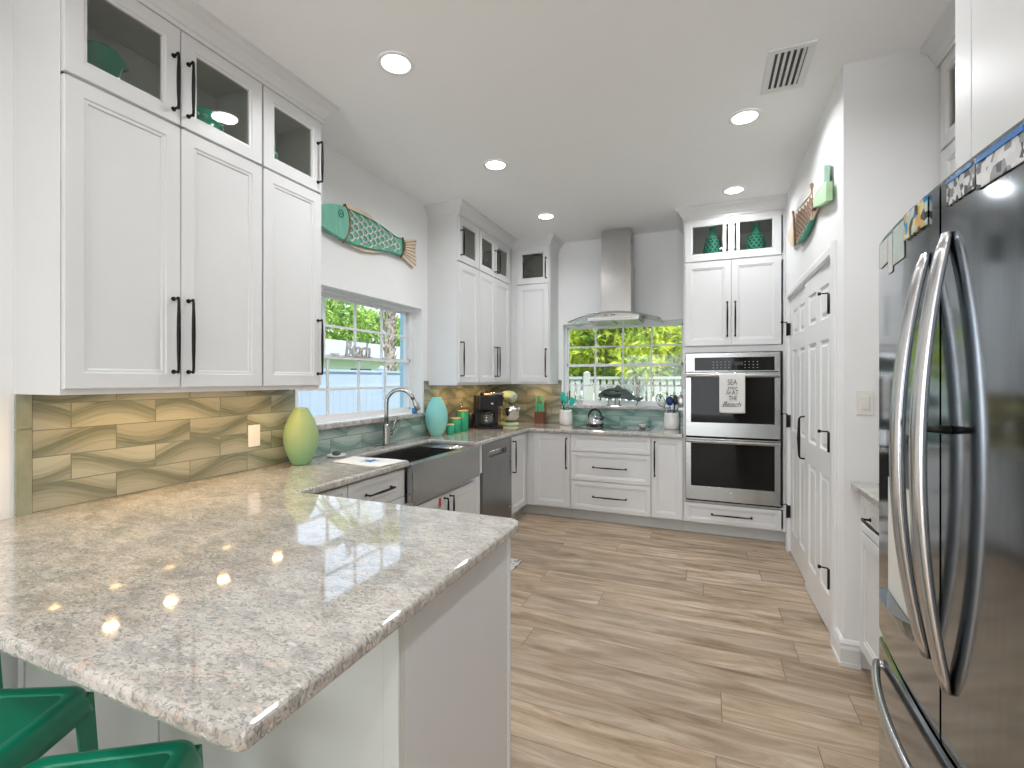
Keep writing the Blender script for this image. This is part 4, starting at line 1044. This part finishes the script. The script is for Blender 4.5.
# wire rim + scales
m = MB(); m.tube([(xw+.028, a, b) for a, b in bodyp], .0045, 6, closed=True); m.build('body_rim', M['aquadark'], r)
def inside(p, poly):
    c_ = False; n = len(poly)
    for i in range(n):
        a, b = poly[i], poly[i-1]
        if (a[1] > p[1]) != (b[1] > p[1]) and p[0] < (b[0]-a[0])*(p[1]-a[1])/(b[1]-a[1])+a[0]: c_ = not c_
    return c_
m = MB()
for i in range(13):
    for j in range(7):
        a = 2.600+i*.049; b = 2.365+j*.052+(.026 if i % 2 else 0); s = 1.0
        cp = [(a+.042*math.sin(t)*s, b+.026*math.cos(t)) for t in [PI*k/8 for k in range(9)]]
        if all(inside(p, bodyp) for p in cp): m.tube([(xw+.031, p[0], p[1]) for p in cp], .0062, 5)
m.build('wire_scales', M['netwire'], r)
MB().tube([(xw+.034, a, b) for a, b in ((2.545, 2.625), (2.575, 2.585), (2.594, 2.53), (2.594, 2.47), (2.568, 2.41), (2.530, 2.360))], .010, 8).build('collar_band', M['copper'], r)
MB().tube([(xw+.030, a, b) for a, b in ((3.215, 2.580), (3.249, 2.539), (3.245, 2.487), (3.225, 2.45), (3.190, 2.415))], .010, 8).build('collar_band', M['copper'], r)
for pts_, nm in (([(2.545, 2.618), (2.592, 2.646), (2.694, 2.656), (2.802, 2.649), (2.893, 2.620), (2.86, 2.602), (2.70, 2.604), (2.58, 2.602)], 'dorsal_fin'),
                 ([(2.612, 2.380), (2.663, 2.359), (2.769, 2.355), (2.916, 2.382), (3.038, 2.427), (2.94, 2.412), (2.80, 2.392)], 'belly_fin')):
    MB().prism(pts_, xw+.006, xw+.018, axis=0).build(nm, M['cream'], r, bevel=.003)
tail = [(3.242, 2.570), (3.334, 2.599), (3.438, 2.628), (3.431, 2.57), (3.423, 2.516), (3.438, 2.468), (3.431, 2.400), (3.393, 2.378), (3.263, 2.422), (3.215, 2.433)]
MB().prism(tail, xw+.006, xw+.020, axis=0).build('tail', M['cream'], r, bevel=.003)
m = MB()
for k in range(7):
    t = k/6; m.tube([(xw+.021, 3.255, 2.55-.10*t), (xw+.021, 3.425-.012*math.sin(PI*t), 2.61-.21*t)], .003, 5)
m.build('tail_ribs', M['copper'], r)

# wall fish (pantry wall) - seen edge-on; head points away, tail near
r = thing('wall_fish', (PX-.03, 3.6, 2.5), 'green and cream wooden fish on the wall above the pantry doors', 'wall decoration')
xp = PX-.012
def prR(mb, poly, n0, n1): return mb.prism([(a, b) for a, b in poly], xp-n1, xp-n0, axis=0)
prR(MB(), fcurve([(3.99, 2.645), (4.12, 2.62), (4.25, 2.575), (4.30, 2.54), (4.25, 2.49), (4.12, 2.43), (3.94, 2.40)]), .0, .02).build('head', M['cream'], r, bevel=.006)
bt = [(3.99, 2.635), (3.918, 2.630), (3.80, 2.612), (3.653, 2.590), (3.50, 2.572), (3.32, 2.565)]; bb = [(3.27, 2.435), (3.393, 2.415), (3.50, 2.398), (3.618, 2.393), (3.76, 2.392), (3.93, 2.402)]
bp2 = fcurve(bt)+fcurve(bb)
prR(MB(), bp2, .0, .018).build('body', M['cream'], r, bevel=.004)
m = MB()
for i in range(19):
    for j in range(6):
        a = 3.93-i*.037; b = 2.42+j*.036+(.018 if i % 2 else 0)
        cp = [(a-.026*math.sin(t), b+.018*math.cos(t)) for t in [PI*k/7 for k in range(8)]]
        if all(inside(p, bp2) for p in cp): m.tube([(xp-.020, p[0], p[1]) for p in cp], .0022, 5)
m.build('wire_scales', M['walnut'], r)
MB().tube([(xp-.024, a, b) for a, b in ((4.02, 2.665), (3.965, 2.58), (3.94, 2.48), (3.925, 2.39))], .009, 8).build('collar_band', M['copper'], r)
MB().tube([(xp-.026, a, b) for a, b in ((3.34, 2.605), (3.285, 2.54), (3.26, 2.47), (3.262, 2.42))], .011, 8).build('collar_band', M['copper'], r)
prR(MB(), [(4.002, 2.655), (3.878, 2.690), (3.76, 2.684), (3.653, 2.662), (3.50, 2.625), (3.424, 2.596), (3.52, 2.592), (3.70, 2.615), (3.90, 2.645)], .004, .012).build('dorsal_fin', M['netwire'], r)
prR(MB(), [(3.393, 2.405), (3.486, 2.377), (3.618, 2.363), (3.80, 2.368), (3.88, 2.385), (3.76, 2.395), (3.60, 2.398), (3.45, 2.412)], .0, .026).build('belly_fin', M['aquadark'], r, bevel=.003)
prR(MB(), [(3.27, 2.55), (3.20, 2.585), (3.092, 2.632), (2.985, 2.575), (2.985, 2.475), (3.10, 2.49), (3.265, 2.49)], .004, .032).build('upper_tail', M['mint'], r, bevel=.004)
prR(MB(), [(3.265, 2.486), (3.10, 2.486), (3.043, 2.484), (2.927, 2.465), (2.927, 2.362), (3.06, 2.385), (3.255, 2.435)], .004, .034).build('lower_tail', M['lime'], r, bevel=.004)

# ------------------------------------------------------------------ ceiling lights & vent
LAB = {(0, 1): 'recessed ceiling light nearest the camera on the left, above the peninsula', (0, 2): 'second recessed ceiling light on the left, near the sink window', (0, 3): 'farthest recessed ceiling light on the left, near the corner cabinets', (1, 2): 'recessed ceiling light on the right, beside the air vent', (1, 3): 'recessed ceiling light on the right, in front of the oven cabinet',
       (1, 1): 'recessed ceiling light above the fridge aisle', (0, 0): 'recessed ceiling light above the bar stools', (1, 0): 'recessed ceiling light above the camera'}
for ci, x in enumerate((-1.42, .213)):
    for yi, y in enumerate((.72, 1.93, 3.12, 4.29)):
        r = thing('recessed_light', (x, y, ZC), LAB[(ci, yi)], 'ceiling light', 'recessed ceiling lights')
        MB().lathe([(.088, ZC-.0005), (.090, ZC-.004), (.086, ZC-.008), (.070, ZC-.006), (.068, ZC-.0005)], x, y, 40, cap=False).build('trim_ring', M['trim'], r)
        MB().lathe([(0, ZC-.0045), (.070, ZC-.0045), (.070, ZC-.0015), (0, ZC-.0015)], x, y, 32).build('diffuser', M['lamp'], r)
        light('downlight_and_fill_lamp', 'AREA', (x, y, ZC-.012), DOWN_E*(.35, 1.05, 1.05, .72)[yi], (.97, .985, 1), .13, spread=2.7)
for x in (-1.42, .213):
    for y in (-.5, -2.1, -3.7, -5.3): light('downlight_and_fill_lamp', 'AREA', (x, y, ZC-.012), DOWN_E, (1, .975, .95), .13, spread=2.7)  # unseen lamps added behind the camera for light, no fixtures built
r = thing('ceiling_vent', (.375, 2.71, ZC), 'white louvred air vent in the ceiling near the right wall', 'air vent')
v0, v1, u0, u1 = .275, .475, 2.53, 2.90
m = MB(); fw = .032
m.box(v0, v1, u0, u0+fw, ZC-.010, ZC-.0005).box(v0, v1, u1-fw, u1, ZC-.010, ZC-.0005).box(v0, v0+fw, u0+fw, u1-fw, ZC-.010, ZC-.0005).box(v1-fw, v1, u0+fw, u1-fw, ZC-.010, ZC-.0005)
m.build('frame', M['trim'], r, bevel=.003)
MB().box(v0+fw, v1-fw, u0+fw, u1-fw, ZC-.002, ZC-.0005).build('dark_duct', M['ventdark'], r)
m = MB()
for k in range(5):
    x = v0+fw+.013+k*.0265; m.prism([(x, ZC-.003), (x+.004, ZC-.003), (x+.012, ZC-.010), (x+.008, ZC-.010)], u0+fw, u1-fw, axis=1)
m.build('louvres', M['trim'], r)

# switch & outlet
r = thing('light_switch', (.718, 2.79, 1.305), 'white rocker light switch on the wall beside the pantry doors', 'light switch')
MB().box(.683, .755, 2.784, 2.7895, 1.245, 1.365).build('plate', M['plate'], r, bevel=.002)
MB().box(.703, .735, 2.779, 2.785, 1.272, 1.338).build('rocker', M['plate'], r, bevel=.002)
r = thing('wall_outlet', (WX+tt, 1.872, 1.105), 'white outlet plate on the lit glass tiles left of the sage vase', 'outlet')
MB(FL).box(1.835, 1.908, tt+.0005, tt+.006, 1.045, 1.165).build('plate', M['plate'], r, bevel=.002)
m = MB(FL)
for z in (1.075, 1.115): m.box(1.858, 1.886, tt+.006, tt+.0095, z, z+.028)
m.build('receptacle', M['plate'], r, bevel=.001)

# rug
q = NT('grey_woven_pattern'); ck = q.n('TexVoronoi'); ck.inputs['Scale'].default_value = 38; q.l(q.geo(), ck.inputs['Vector'])
q.l(q.ramp(ck.outputs['Distance'], [(.25, (.06, .07, .08)), (.45, (.55, .54, .50))]), q.b.inputs['Base Color']); q.set(Roughness=.9)
tag(MB().prism(rrect(-1.79, -1.325, 2.50, 3.42, .015, 3), .0005, .010).build('floor_mat', q.m, bevel=.003), 'grey patterned mat on the floor in front of the sink, barely seen past the peninsula', 'mat')

# ------------------------------------------------------------------ refrigerator
FZ0, FZ1 = .760, 1.780
YS, YF, YN = 1.082, 1.516, .648
def fxs(y): return .392+.030*((y-YS)/.434)**2
r = thing('refrigerator', (.85, YS, 0), 'large dark stainless french-door refrigerator at the right edge', 'refrigerator')
MB().box(.475, RX-.03, YN+.004, YF-.004, .02, 1.765).build('cabinet_body', mat('dark_grey_enamel', (.09, .09, .095), .4, .3), r, bevel=.004)
def fdoor(name, ya, yb, z0, z1, hole=None):
    n = 14; rings = []
    def outline(z, ins):
        a, b = ya+ins, yb-ins
        fr = [(fxs(a+(b-a)*k/n)+ins, a+(b-a)*k/n, z) for k in range(n+1)]
        return fr+[(.465, b, z), (.465, a, z)]
    rings = [outline(z0, .006), outline(z0+.004, .001), outline(z0+.012, 0), outline(z1-.012, 0), outline(z1-.004, .001), outline(z1, .006)]
    m = MB(); m.loft(rings, True, True); o = m.build(name, M['fridge'], r)
    mod = o.modifiers.new('edge', 'EDGE_SPLIT'); mod.split_angle = .6
    return o
far = fdoor('door', YS+.004, YF, FZ0, FZ1)
near = fdoor('door', YN, YS-.004, FZ0, FZ1)
frz = fdoor('freezer_drawer', YN, YF, .09, .745)
MB().box(.50, RX-.05, YN+.02, YF-.02, 0, .09).build('base_grille', M['black'], r)
def fhandle(parent, y, zc, L, bulge, yb):
    m = MB(); pts = []; N = 24
    x0 = fxs(y)
    for k in range(N+1):
        t = -1+2*k/N; w = (1-t*t)
        pts.append((x0-.004-bulge*w**.95, y+yb*w, zc+t*L/2))
    rings = []
    for k, p in enumerate(pts):
        t = -1+2*k/N; hw = .017; hd = .009+.003*(1-t*t)
        if abs(t) > .96: hw *= .75; hd *= .75
        rings.append([(p[0]+hd*math.cos(a_)*(1), p[1]+hw*math.sin(a_), p[2]) for a_ in [2*PI*i/16 for i in range(16)]])
    m.loft(rings, True, True)
    o = m.build('handle', M['fridge_handle'], parent); return o
fhandle(near, 1.048, 1.275, .80, .040, 0)
fhandle(far, 1.135, 1.275, .77, .044, 0)
m = MB(); m.tube([(fxs(1.048)-.036, 1.048, 1.332), (fxs(1.048)-.02, 1.048, 1.332), (fxs(1.048)+.001, 1.048, 1.332)], [.0055, .0065, .009], 12); m.build('handle_post', M['black'], near)
# freezer handle: bowed bar
m = MB(); pts = []
for k in range(25):
    t = -1+2*k/24; yy = YS+t*.40; pts.append((fxs(yy)-.010-.032*(1-t*t)**.8, yy, .684))
rings = [[(p[0]+.010*math.cos(a_), p[1], p[2]+.015*math.sin(a_)) for a_ in [2*PI*i/14 for i in range(14)]] for p in pts]
m.loft(rings, True, True)
for t in (0, -1): p = pts[t]; m.tube([(p[0]+.016, p[1], p[2]), (p[0], p[1], p[2])], .012, 10)
m.build('handle', M['fridge_handle'], frz)
# dispenser
FP = lambda y, n, z: (fxs(y)-n, y, z)
m = MB(); y0, y1 = 1.215, 1.405
def cpanel(z0, z1, n0, n1, ya=y0, yb=y1):
    N = 8; m.loft([[FP(ya+(yb-ya)*k/N, n0, z) for k in range(N+1)]+[FP(ya+(yb-ya)*k/N, n1, z) for k in range(N, -1, -1)] for z in (z0, z1)], True, False)
cpanel(1.19, 1.30, -.004, .0035); dsp = m.build('dispenser_display', M['ovenglass'], far)
m = MB(); cpanel(.915, 1.185, -.001, .0015, 1.225, 1.395); m.build('dispenser_recess', M['plate'], far)
m = MB(); N = 10; yt = lambda k: 1.205+.205*k/N; bow = lambda k: .030*math.sin(PI*k/N)**.6
m.loft([[FP(yt(k), -.001, .892) for k in range(N+1)]+[FP(yt(k), .002+bow(k)*.35, .880) for k in range(N, -1, -1)], [FP(yt(k), -.001, .914) for k in range(N+1)]+[FP(yt(k), .002+bow(k), .914) for k in range(N, -1, -1)]], True, False); m.build('drip_tray', M['fridge'], far)
# papers and magnets: flat things on the doors
def paper(name, ya, yb, z0, z1, mt, lab, cat, th=.0012, grp=None, off=.0012):
    N = 6; mb = MB(); mb.loft([[FP(ya+(yb-ya)*k/N, off, z) for k in range(N+1)]+[FP(ya+(yb-ya)*k/N, off+th, z) for k in range(N, -1, -1)] for z in (z0, z1)], True, False)
    return tag(mb.build(name, mt), lab, cat, grp)
def collage(name, cols, sc, seed):
    q = NT(name); v = q.n('TexVoronoi'); v.inputs['Scale'].default_value = sc; mp = q.mapping(q.geo(), (1, 1, .8), (0, 0, 0), (seed, seed, seed)); q.l(mp, v.inputs['Vector'])
    sp = q.n('SeparateColor'); q.l(v.outputs['Color'], sp.inputs[0])
    q.l(q.ramp(sp.outputs[0], [(i/len(cols), c_) for i, c_ in enumerate(cols)], 'CONSTANT'), q.b.inputs['Base Color']); q.set(Roughness=.25); return q.m
ph = collage('snapshot_print', [(.60, .72, .70), (.05, .06, .04), (.75, .78, .76), (.80, .50, .15), (.55, .68, .62), (.05, .30, .60), (.85, .75, .35)], 70, 3)
paper('photo_print', 1.133, 1.250, 1.716, 1.771, ph, 'colourful snapshot at the top of the far refrigerator door', 'photo', .004)
M['frost'] = mat('pale_paper', (.56, .66, .61), .4, var=.10, scale=30)
M['frost2'] = mat('white_paper', (.70, .72, .70), .4, var=.06, scale=30)
paper('paper_note', 1.262, 1.345, 1.684, 1.765, M['frost'], 'pale green note beside the snapshot on the refrigerator', 'note')
paper('paper_note', 1.352, 1.390, 1.672, 1.762, M['frost2'], 'narrow white note in the middle of the far refrigerator door top', 'note')
paper('paper_note', 1.397, 1.488, 1.704, 1.763, M['frost2'], 'small white note at the far top corner of the refrigerator door', 'note')
ph2 = collage('photo_strip_print', [(.68, .70, .72), (.06, .07, .08), (.72, .73, .75), (.25, .26, .28), (.12, .13, .15), (.80, .80, .82)], 105, 8)
paper('photo_print', .962, 1.050, 1.722, 1.768, ph2, 'grey and white photo print at the top of the near refrigerator door', 'photo', .002)
paper('photo_print', .835, .958, 1.716, 1.766, collage('photo_strip_print_b', [(.75, .76, .78), (.08, .08, .09), (.70, .72, .75), (.30, .31, .33), (.80, .82, .84)], 90, 5), 'photo print under a blue strip, nearest the camera on the refrigerator door', 'photo', .002)
M['bluestrip'] = mat('blue_glossy_strip', (.02, .18, .55), .25)
paper('magnet_strip', .850, .955, 1.756, 1.765, M['bluestrip'], 'dark blue strip along the top of the nearest photo print', 'magnet', .002, off=.0035)
paper('magnet_strip', .968, 1.046, 1.759, 1.765, mat('light_blue_strip', (.10, .30, .65), .25), 'pale blue strip along the top of the grey and white photo print', 'magnet', .002, off=.0035)

# ------------------------------------------------------------------ bar stools
def stool_proto(loc, rot, label):
    r = thing('bar_stool', loc, label, 'stool', 'green metal bar stools', rot)
    S = .155; H_ = .66
    # local frame: seat top square centred, z from floor
    def sq(h, rr, z, n=5): return [(a, b, z) for a, b in rrect(-h, h, -h, h, rr, n)]
    m = MB()
    hole = [(.045*math.cos(t)*1.0, .016*math.sin(t)) for t in [2*PI*k/24 for k in range(24)]]
    outer = sq(S-.012, .028, H_-.001)      # 24 pts
    inner = sq(S-.030, .022, H_-.006)
    def order(h, rr, z): return sq(h, rr, z)
    m.loft([sq(S+.012, .035, H_-.062), sq(S+.006, .035, H_-.030), sq(S, .035, H_-.008), sq(S-.005, .033, H_-.001), sq(S-.014, .030, H_+.001), sq(S-.024, .026, H_-.003), sq(S-.034, .02, H_-.005)], False, True)
    # pan with slot
    ip = sq(S-.034, .02, H_-.005); ang = [math.atan2(p[1], p[0]) for p in ip]
    hp = [(.050*math.cos(a), .017*math.sin(a), H_-.005) for a in ang]; hp2 = [(p[0], p[1], H_-.016) for p in hp]
    m.loft([ip, hp, hp2], False, False)
    m.build('seat', M['green'], r, local=True, solid=.0022)
    for sx in (-1, 1):
        for sy in (-1, 1):
            m = MB(); t0 = (sx*(S+.003), sy*(S+.003), H_-.02); t1 = (sx*.183, sy*.183, .012)
            def Lring(c_, w):
                x, y, z = c_; k = .006
                return [(x, y, z), (x-sx*w, y, z), (x-sx*w, y-sy*.003, z), (x-sx*k, y-sy*k, z), (x-sx*.003, y-sy*w, z), (x, y-sy*w, z)]
            m.loft([Lring(t0, .062), Lring(tuple(a+(b-a)*.12 for a, b in zip(t0, t1)), .050), Lring(tuple(a+(b-a)*.6 for a, b in zip(t0, t1)), .040), Lring(t1, .028)], True, False)
            lg = m.build('leg', M['green'], r, local=True, bevel=.002)
            MB().box(min(t1[0], t1[0]-sx*.03), max(t1[0], t1[0]-sx*.03), min(t1[1], t1[1]-sy*.03), max(t1[1], t1[1]-sy*.03), 0, .014).build('rubber_foot', M['rubber'], lg, local=True)
    for s in (-1, 1):
        q_ = .172
        MB().box(-q_, q_, s*q_-.002, s*q_+.002, .20, .225).build('footrest', M['green'], r, local=True)
        MB().box(s*q_-.002, s*q_+.002, -q_, q_, .20, .225).build('footrest', M['green'], r, local=True)
    m = MB(); m.box(-.16, .16, -.008, .008, H_-.075, H_-.060); m.box(-.008, .008, -.16, .16, H_-.075, H_-.060)
    m.build('cross_brace', M['green'], r, local=True)
    for sx in (-1, 1): MB().box(sx*.148-.010, sx*.148+.010, .140, .158, H_-.085, H_-.065).build('bumper', M['rubber'], r, local=True)
    return r
def stool_loc(cx, cy, rot, S=.155):    # right-back top corner at (cx,cy)
    c_, s__ = math.cos(rot), math.sin(rot); return (cx-(S*c_-S*s__), cy-(S*s__+S*c_), 0)
a1 = math.radians(26); a2 = math.radians(33); a3 = math.radians(20)
st = stool_proto(stool_loc(-1.415, .682, a1), a1, 'green metal stool at the lower left, its seat corner in full view')
dup(st, stool_loc(-.998, .672, a2), 'green metal stool nearest the peninsula corner, at the bottom edge', a2)
dup(st, stool_loc(-1.93, .70, a3), 'green metal stool at the far left edge, only a sliver showing', a3)

# ------------------------------------------------------------------ outdoors
struct('ground', MB().box(-40, 14, -20, 40, -.6, -.35), M['grass'])
struct('added_bounce_paving', MB().box(-6, 8, -14, YB-.16, -.35, -.02).box(-3.1, 2.2, WY+.21, 6.4, -.35, -.3).box(-3.6, -2.57, -.8, WY+.2, -.35, -.3), mat('pale_concrete', (.60, .59, .57), .8, var=.05))  # unseen paving added to keep green lawn bounce out of the rooms
# privacy fence (left)
m = MB(); fxp = -5.6; zt = 1.58
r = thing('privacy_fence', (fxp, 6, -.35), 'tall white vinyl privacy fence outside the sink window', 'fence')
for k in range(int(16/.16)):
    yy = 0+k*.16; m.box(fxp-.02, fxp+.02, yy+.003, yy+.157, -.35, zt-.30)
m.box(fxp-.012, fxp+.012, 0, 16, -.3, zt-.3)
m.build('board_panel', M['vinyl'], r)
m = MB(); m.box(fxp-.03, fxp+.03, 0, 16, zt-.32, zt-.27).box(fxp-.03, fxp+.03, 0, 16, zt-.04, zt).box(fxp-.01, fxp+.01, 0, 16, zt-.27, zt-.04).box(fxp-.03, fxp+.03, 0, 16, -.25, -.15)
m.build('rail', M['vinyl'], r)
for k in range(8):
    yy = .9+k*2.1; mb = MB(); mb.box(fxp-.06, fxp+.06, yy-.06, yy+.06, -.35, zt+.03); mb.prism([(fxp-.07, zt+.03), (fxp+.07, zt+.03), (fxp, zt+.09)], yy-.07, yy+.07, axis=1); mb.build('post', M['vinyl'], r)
# neighbour house
r = thing('neighbour_house', (-17, 18, -.35), 'pale house with a long light grey roof beyond the privacy fence', 'house')
MB().box(-22, -15, 8, 34, -.35, 2.35).build('walls', M['house'], r)
MB().prism([(-14.2, 2.30), (-14.2, 2.42), (-18.5, 3.55), (-22.8, 2.42), (-22.8, 2.30)], 7, 35, axis=1).build('roof', M['roof'], r)
m = MB()
for y in (12, 17, 22, 27): m.box(-15.02, -14.97, y, y+1.4, .7, 1.9)
m.build('windows', M['ovenglass'], r)
# exterior corner of the house outside the sink window
tag(MB().box(-2.95, -2.56, 4.08, 4.38, -.35, 3.1).build('porch_pillar', M['palebluewall']), 'pale blue exterior pillar outside at the right of the sink window', 'pillar')
# roof overhang of the kitchen itself
struct('trim_13', MB().box(-3.05, -2.56, -.8, 6.0, 2.75, 2.9).box(-3.05, 2.2, 5.42, 6.0, 2.75, 2.9), M['trim'])
# picket fence (back)
r = thing('picket_fence', (-1, 8.7, -.35), 'white wooden picket fence outside the back window', 'fence')
m = MB(); yp = 8.7
for k in range(90):
    x = -5.1+k*.118
    if x > 3.9: break
    if (k % 20) == 0: continue
    m.box(x, x+.078, yp-.012, yp+.012, -.3, 1.42)
m.build('pickets', M['picket'], r)
MB().box(-5.1, 4, yp+.012, yp+.05, 1.20, 1.29).box(-7, 4, yp+.012, yp+.05, 0, .09).box(-5.1, 4, yp-.03, yp+.03, 1.42, 1.47).build('rail', M['picket'], r)
for x in (-4.05, -2.07, .35, 2.3):
    mb = MB(); mb.box(x-.055, x+.055, yp-.055, yp+.055, -.35, 1.53); mb.loft([[(x-.06, yp-.06, 1.53), (x+.06, yp-.06, 1.53), (x+.06, yp+.06, 1.53), (x-.06, yp+.06, 1.53)], [(x-.01, yp-.01, 1.57), (x+.01, yp-.01, 1.57), (x+.01, yp+.01, 1.57), (x-.01, yp+.01, 1.57)]], True, False); mb.build('post', M['picket'], r)
# foliage
def leaves(mb, n, center, rad, L, w, droop=.3, seed=1, shell=.35):
    rnd = random.Random(seed)
    for _ in range(n):
        while True:
            p = Vector((rnd.uniform(-1, 1), rnd.uniform(-1, 1), rnd.uniform(-1, 1)))
            if shell < p.length <= 1: break
        c_ = Vector((center[0]+p.x*rad[0], center[1]+p.y*rad[1], center[2]+p.z*rad[2]))
        d_ = Vector((rnd.gauss(0, 1), rnd.gauss(0, 1), rnd.gauss(0, .6)-droop)).normalized()
        s1 = d_.cross(Vector((rnd.gauss(0, 1), rnd.gauss(0, 1), rnd.gauss(0, 1)))).normalized(); nn = d_.cross(s1)
        l = L*rnd.uniform(.6, 1.2); ww = w*rnd.uniform(.7, 1.2)
        a = c_; b = c_+d_*l*.45+nn*.08*l; e = c_+d_*l-Vector((0, 0, .15*l))
        mb.add([tuple(a), tuple(b+s1*ww), tuple(e), tuple(b-s1*ww)], [(0, 1, 2), (0, 2, 3)])
def plant(name, base_, crowns, n, L, w, mt, label, cat, seed, trunk_r=.05, tm='trunk', grp=None):
    r = thing(name, base_, label, cat, grp)
    mb = MB()
    for i, (c_, rd) in enumerate(crowns): leaves(mb, n if rd[0] > .4 else 150, c_, rd, L, w, seed=seed*10+i)
    mb.build('crown', M[mt], r, recalc=False)
    mb = MB()
    for c_, rd in crowns: mb.tube([base_, ((base_[0]+c_[0])/2+.05, (base_[1]+c_[1])/2, (base_[2]+c_[2])/2), c_], [trunk_r, trunk_r*.8, trunk_r*.4], 8)
    mb.build('trunk', M[tm], r)
G0 = -.35
plant('garden_shrub', (-2.6, 9.6, G0), [((-2.75, 9.55, 2.35), (.70, .7, 1.15)), ((-2.05, 9.7, 2.4), (.50, .7, 1.1))], 2300, .22, .035, 'leaf_lime', 'bright yellow-green leafy shrub behind the picket fence, on the left of the back window', 'shrub', 1)
plant('garden_shrub', (-1.2, 9.5, G0), [((-1.15, 9.45, 2.15), (.55, .75, 1.05)), ((-1.0, 9.8, 2.9), (.5, .6, .9)), ((-1.15, 8.42, 1.66), (.30, .12, .14))], 2200, .22, .035, 'leaf_lime', 'bright leafy shrub drooping over the middle of the picket fence', 'shrub', 2)
plant('garden_shrub', (-.1, 9.6, G0), [((.02, 9.5, 2.0), (.55, .7, .85)), ((.9, 9.8, 2.2), (.8, .7, 1.0))], 2200, .20, .032, 'leaf_lime', 'bright leafy shrub on the right of the back window below the patch of sky', 'shrub', 3)
plant('garden_tree', (-3.2, 12.5, G0), [((-3.6, 12.2, 2.6), (1.7, 1.2, 2.0)), ((-1.6, 12.6, 2.9), (1.5, 1.1, 1.9)), ((.2, 12.8, 1.6), (1.5, 1.0, 1.3)), ((2.4, 12.6, 1.8), (1.6, 1.0, 1.7))], 2200, .26, .05, 'leaf_green', 'darker green tree behind the shrubs in the back window', 'tree', 4, .1)
plant('garden_tree', (-10.5, 5.2, G0), [((-10.6, 5.4, 4.4), (1.6, 1.7, 1.7)), ((-10.6, 7.9, 4.0), (1.2, 1.3, 1.2))], 2400, .26, .05, 'leaf_green', 'leafy green tree behind the privacy fence, at the left of the sink window', 'tree', 5, .12)
plant('garden_tree', (-26, 24, G0), [((-26, 21, 5.6), (2.4, 4.0, 2.6)), ((-26, 27, 5.6), (2.4, 3.8, 2.6)), ((-26, 33, 5.0), (2.4, 4.0, 2.6)), ((-26, 15, 5.4), (2.4, 3.8, 2.6))], 2400, .55, .12, 'leaf_green', 'row of green trees behind the grey-roofed house', 'tree', 6, .2)
# palm
px_, py_ = -7.4, 9.8
r = thing('palm_tree', (px_, py_, G0), 'shaggy palm trunk behind the privacy fence, right side of the sink window', 'palm tree')
mb = MB(); mb.tube([(px_, py_, G0), (px_-.02, py_, 1.5), (px_+.05, py_, 4.4)], [.16, .13, .13], 12)
rnd = random.Random(5)
for k in range(320):
    a = rnd.uniform(0, 2*PI); z = rnd.uniform(.5, 4.3); p = Vector((px_+.12*math.cos(a), py_+.12*math.sin(a), z)); mb.tube([p, p+Vector((.07*math.cos(a), .07*math.sin(a), .12))], [.018, .006], 4)
mb.build('trunk', M['bark'], r)
for k in range(14):
    a = 2*PI*k/14; mb = MB(); spine = [Vector((px_+.05+math.cos(a)*t*1.7, py_+math.sin(a)*t*1.7, 4.4+.55*t-1.5*t*t)) for t in [i/10 for i in range(11)]]
    mb.tube([tuple(p) for p in spine], [.02-.0015*i for i in range(11)], 5)
    sd = Vector((-math.sin(a), math.cos(a), 0))
    for i in range(1, 40):
        t = i/40; p = spine[int(t*10)].lerp(spine[min(10, int(t*10)+1)], t*10-int(t*10))
        for s in (-1, 1):
            q_ = p+sd*s*.42*(1-t*.5)+Vector((0, 0, -.22))+Vector((math.cos(a), math.sin(a), 0))*.15
            mb.add([tuple(p), tuple(p.lerp(q_, .5)+Vector((0, 0, .02))+Vector((math.cos(a), math.sin(a), 0))*.02), tuple(q_), tuple(p.lerp(q_, .5)-Vector((math.cos(a), math.sin(a), 0))*.02)], [(0, 1, 2), (0, 2, 3)])
    mb.build('frond', M['leaf_olive'], r, recalc=False)
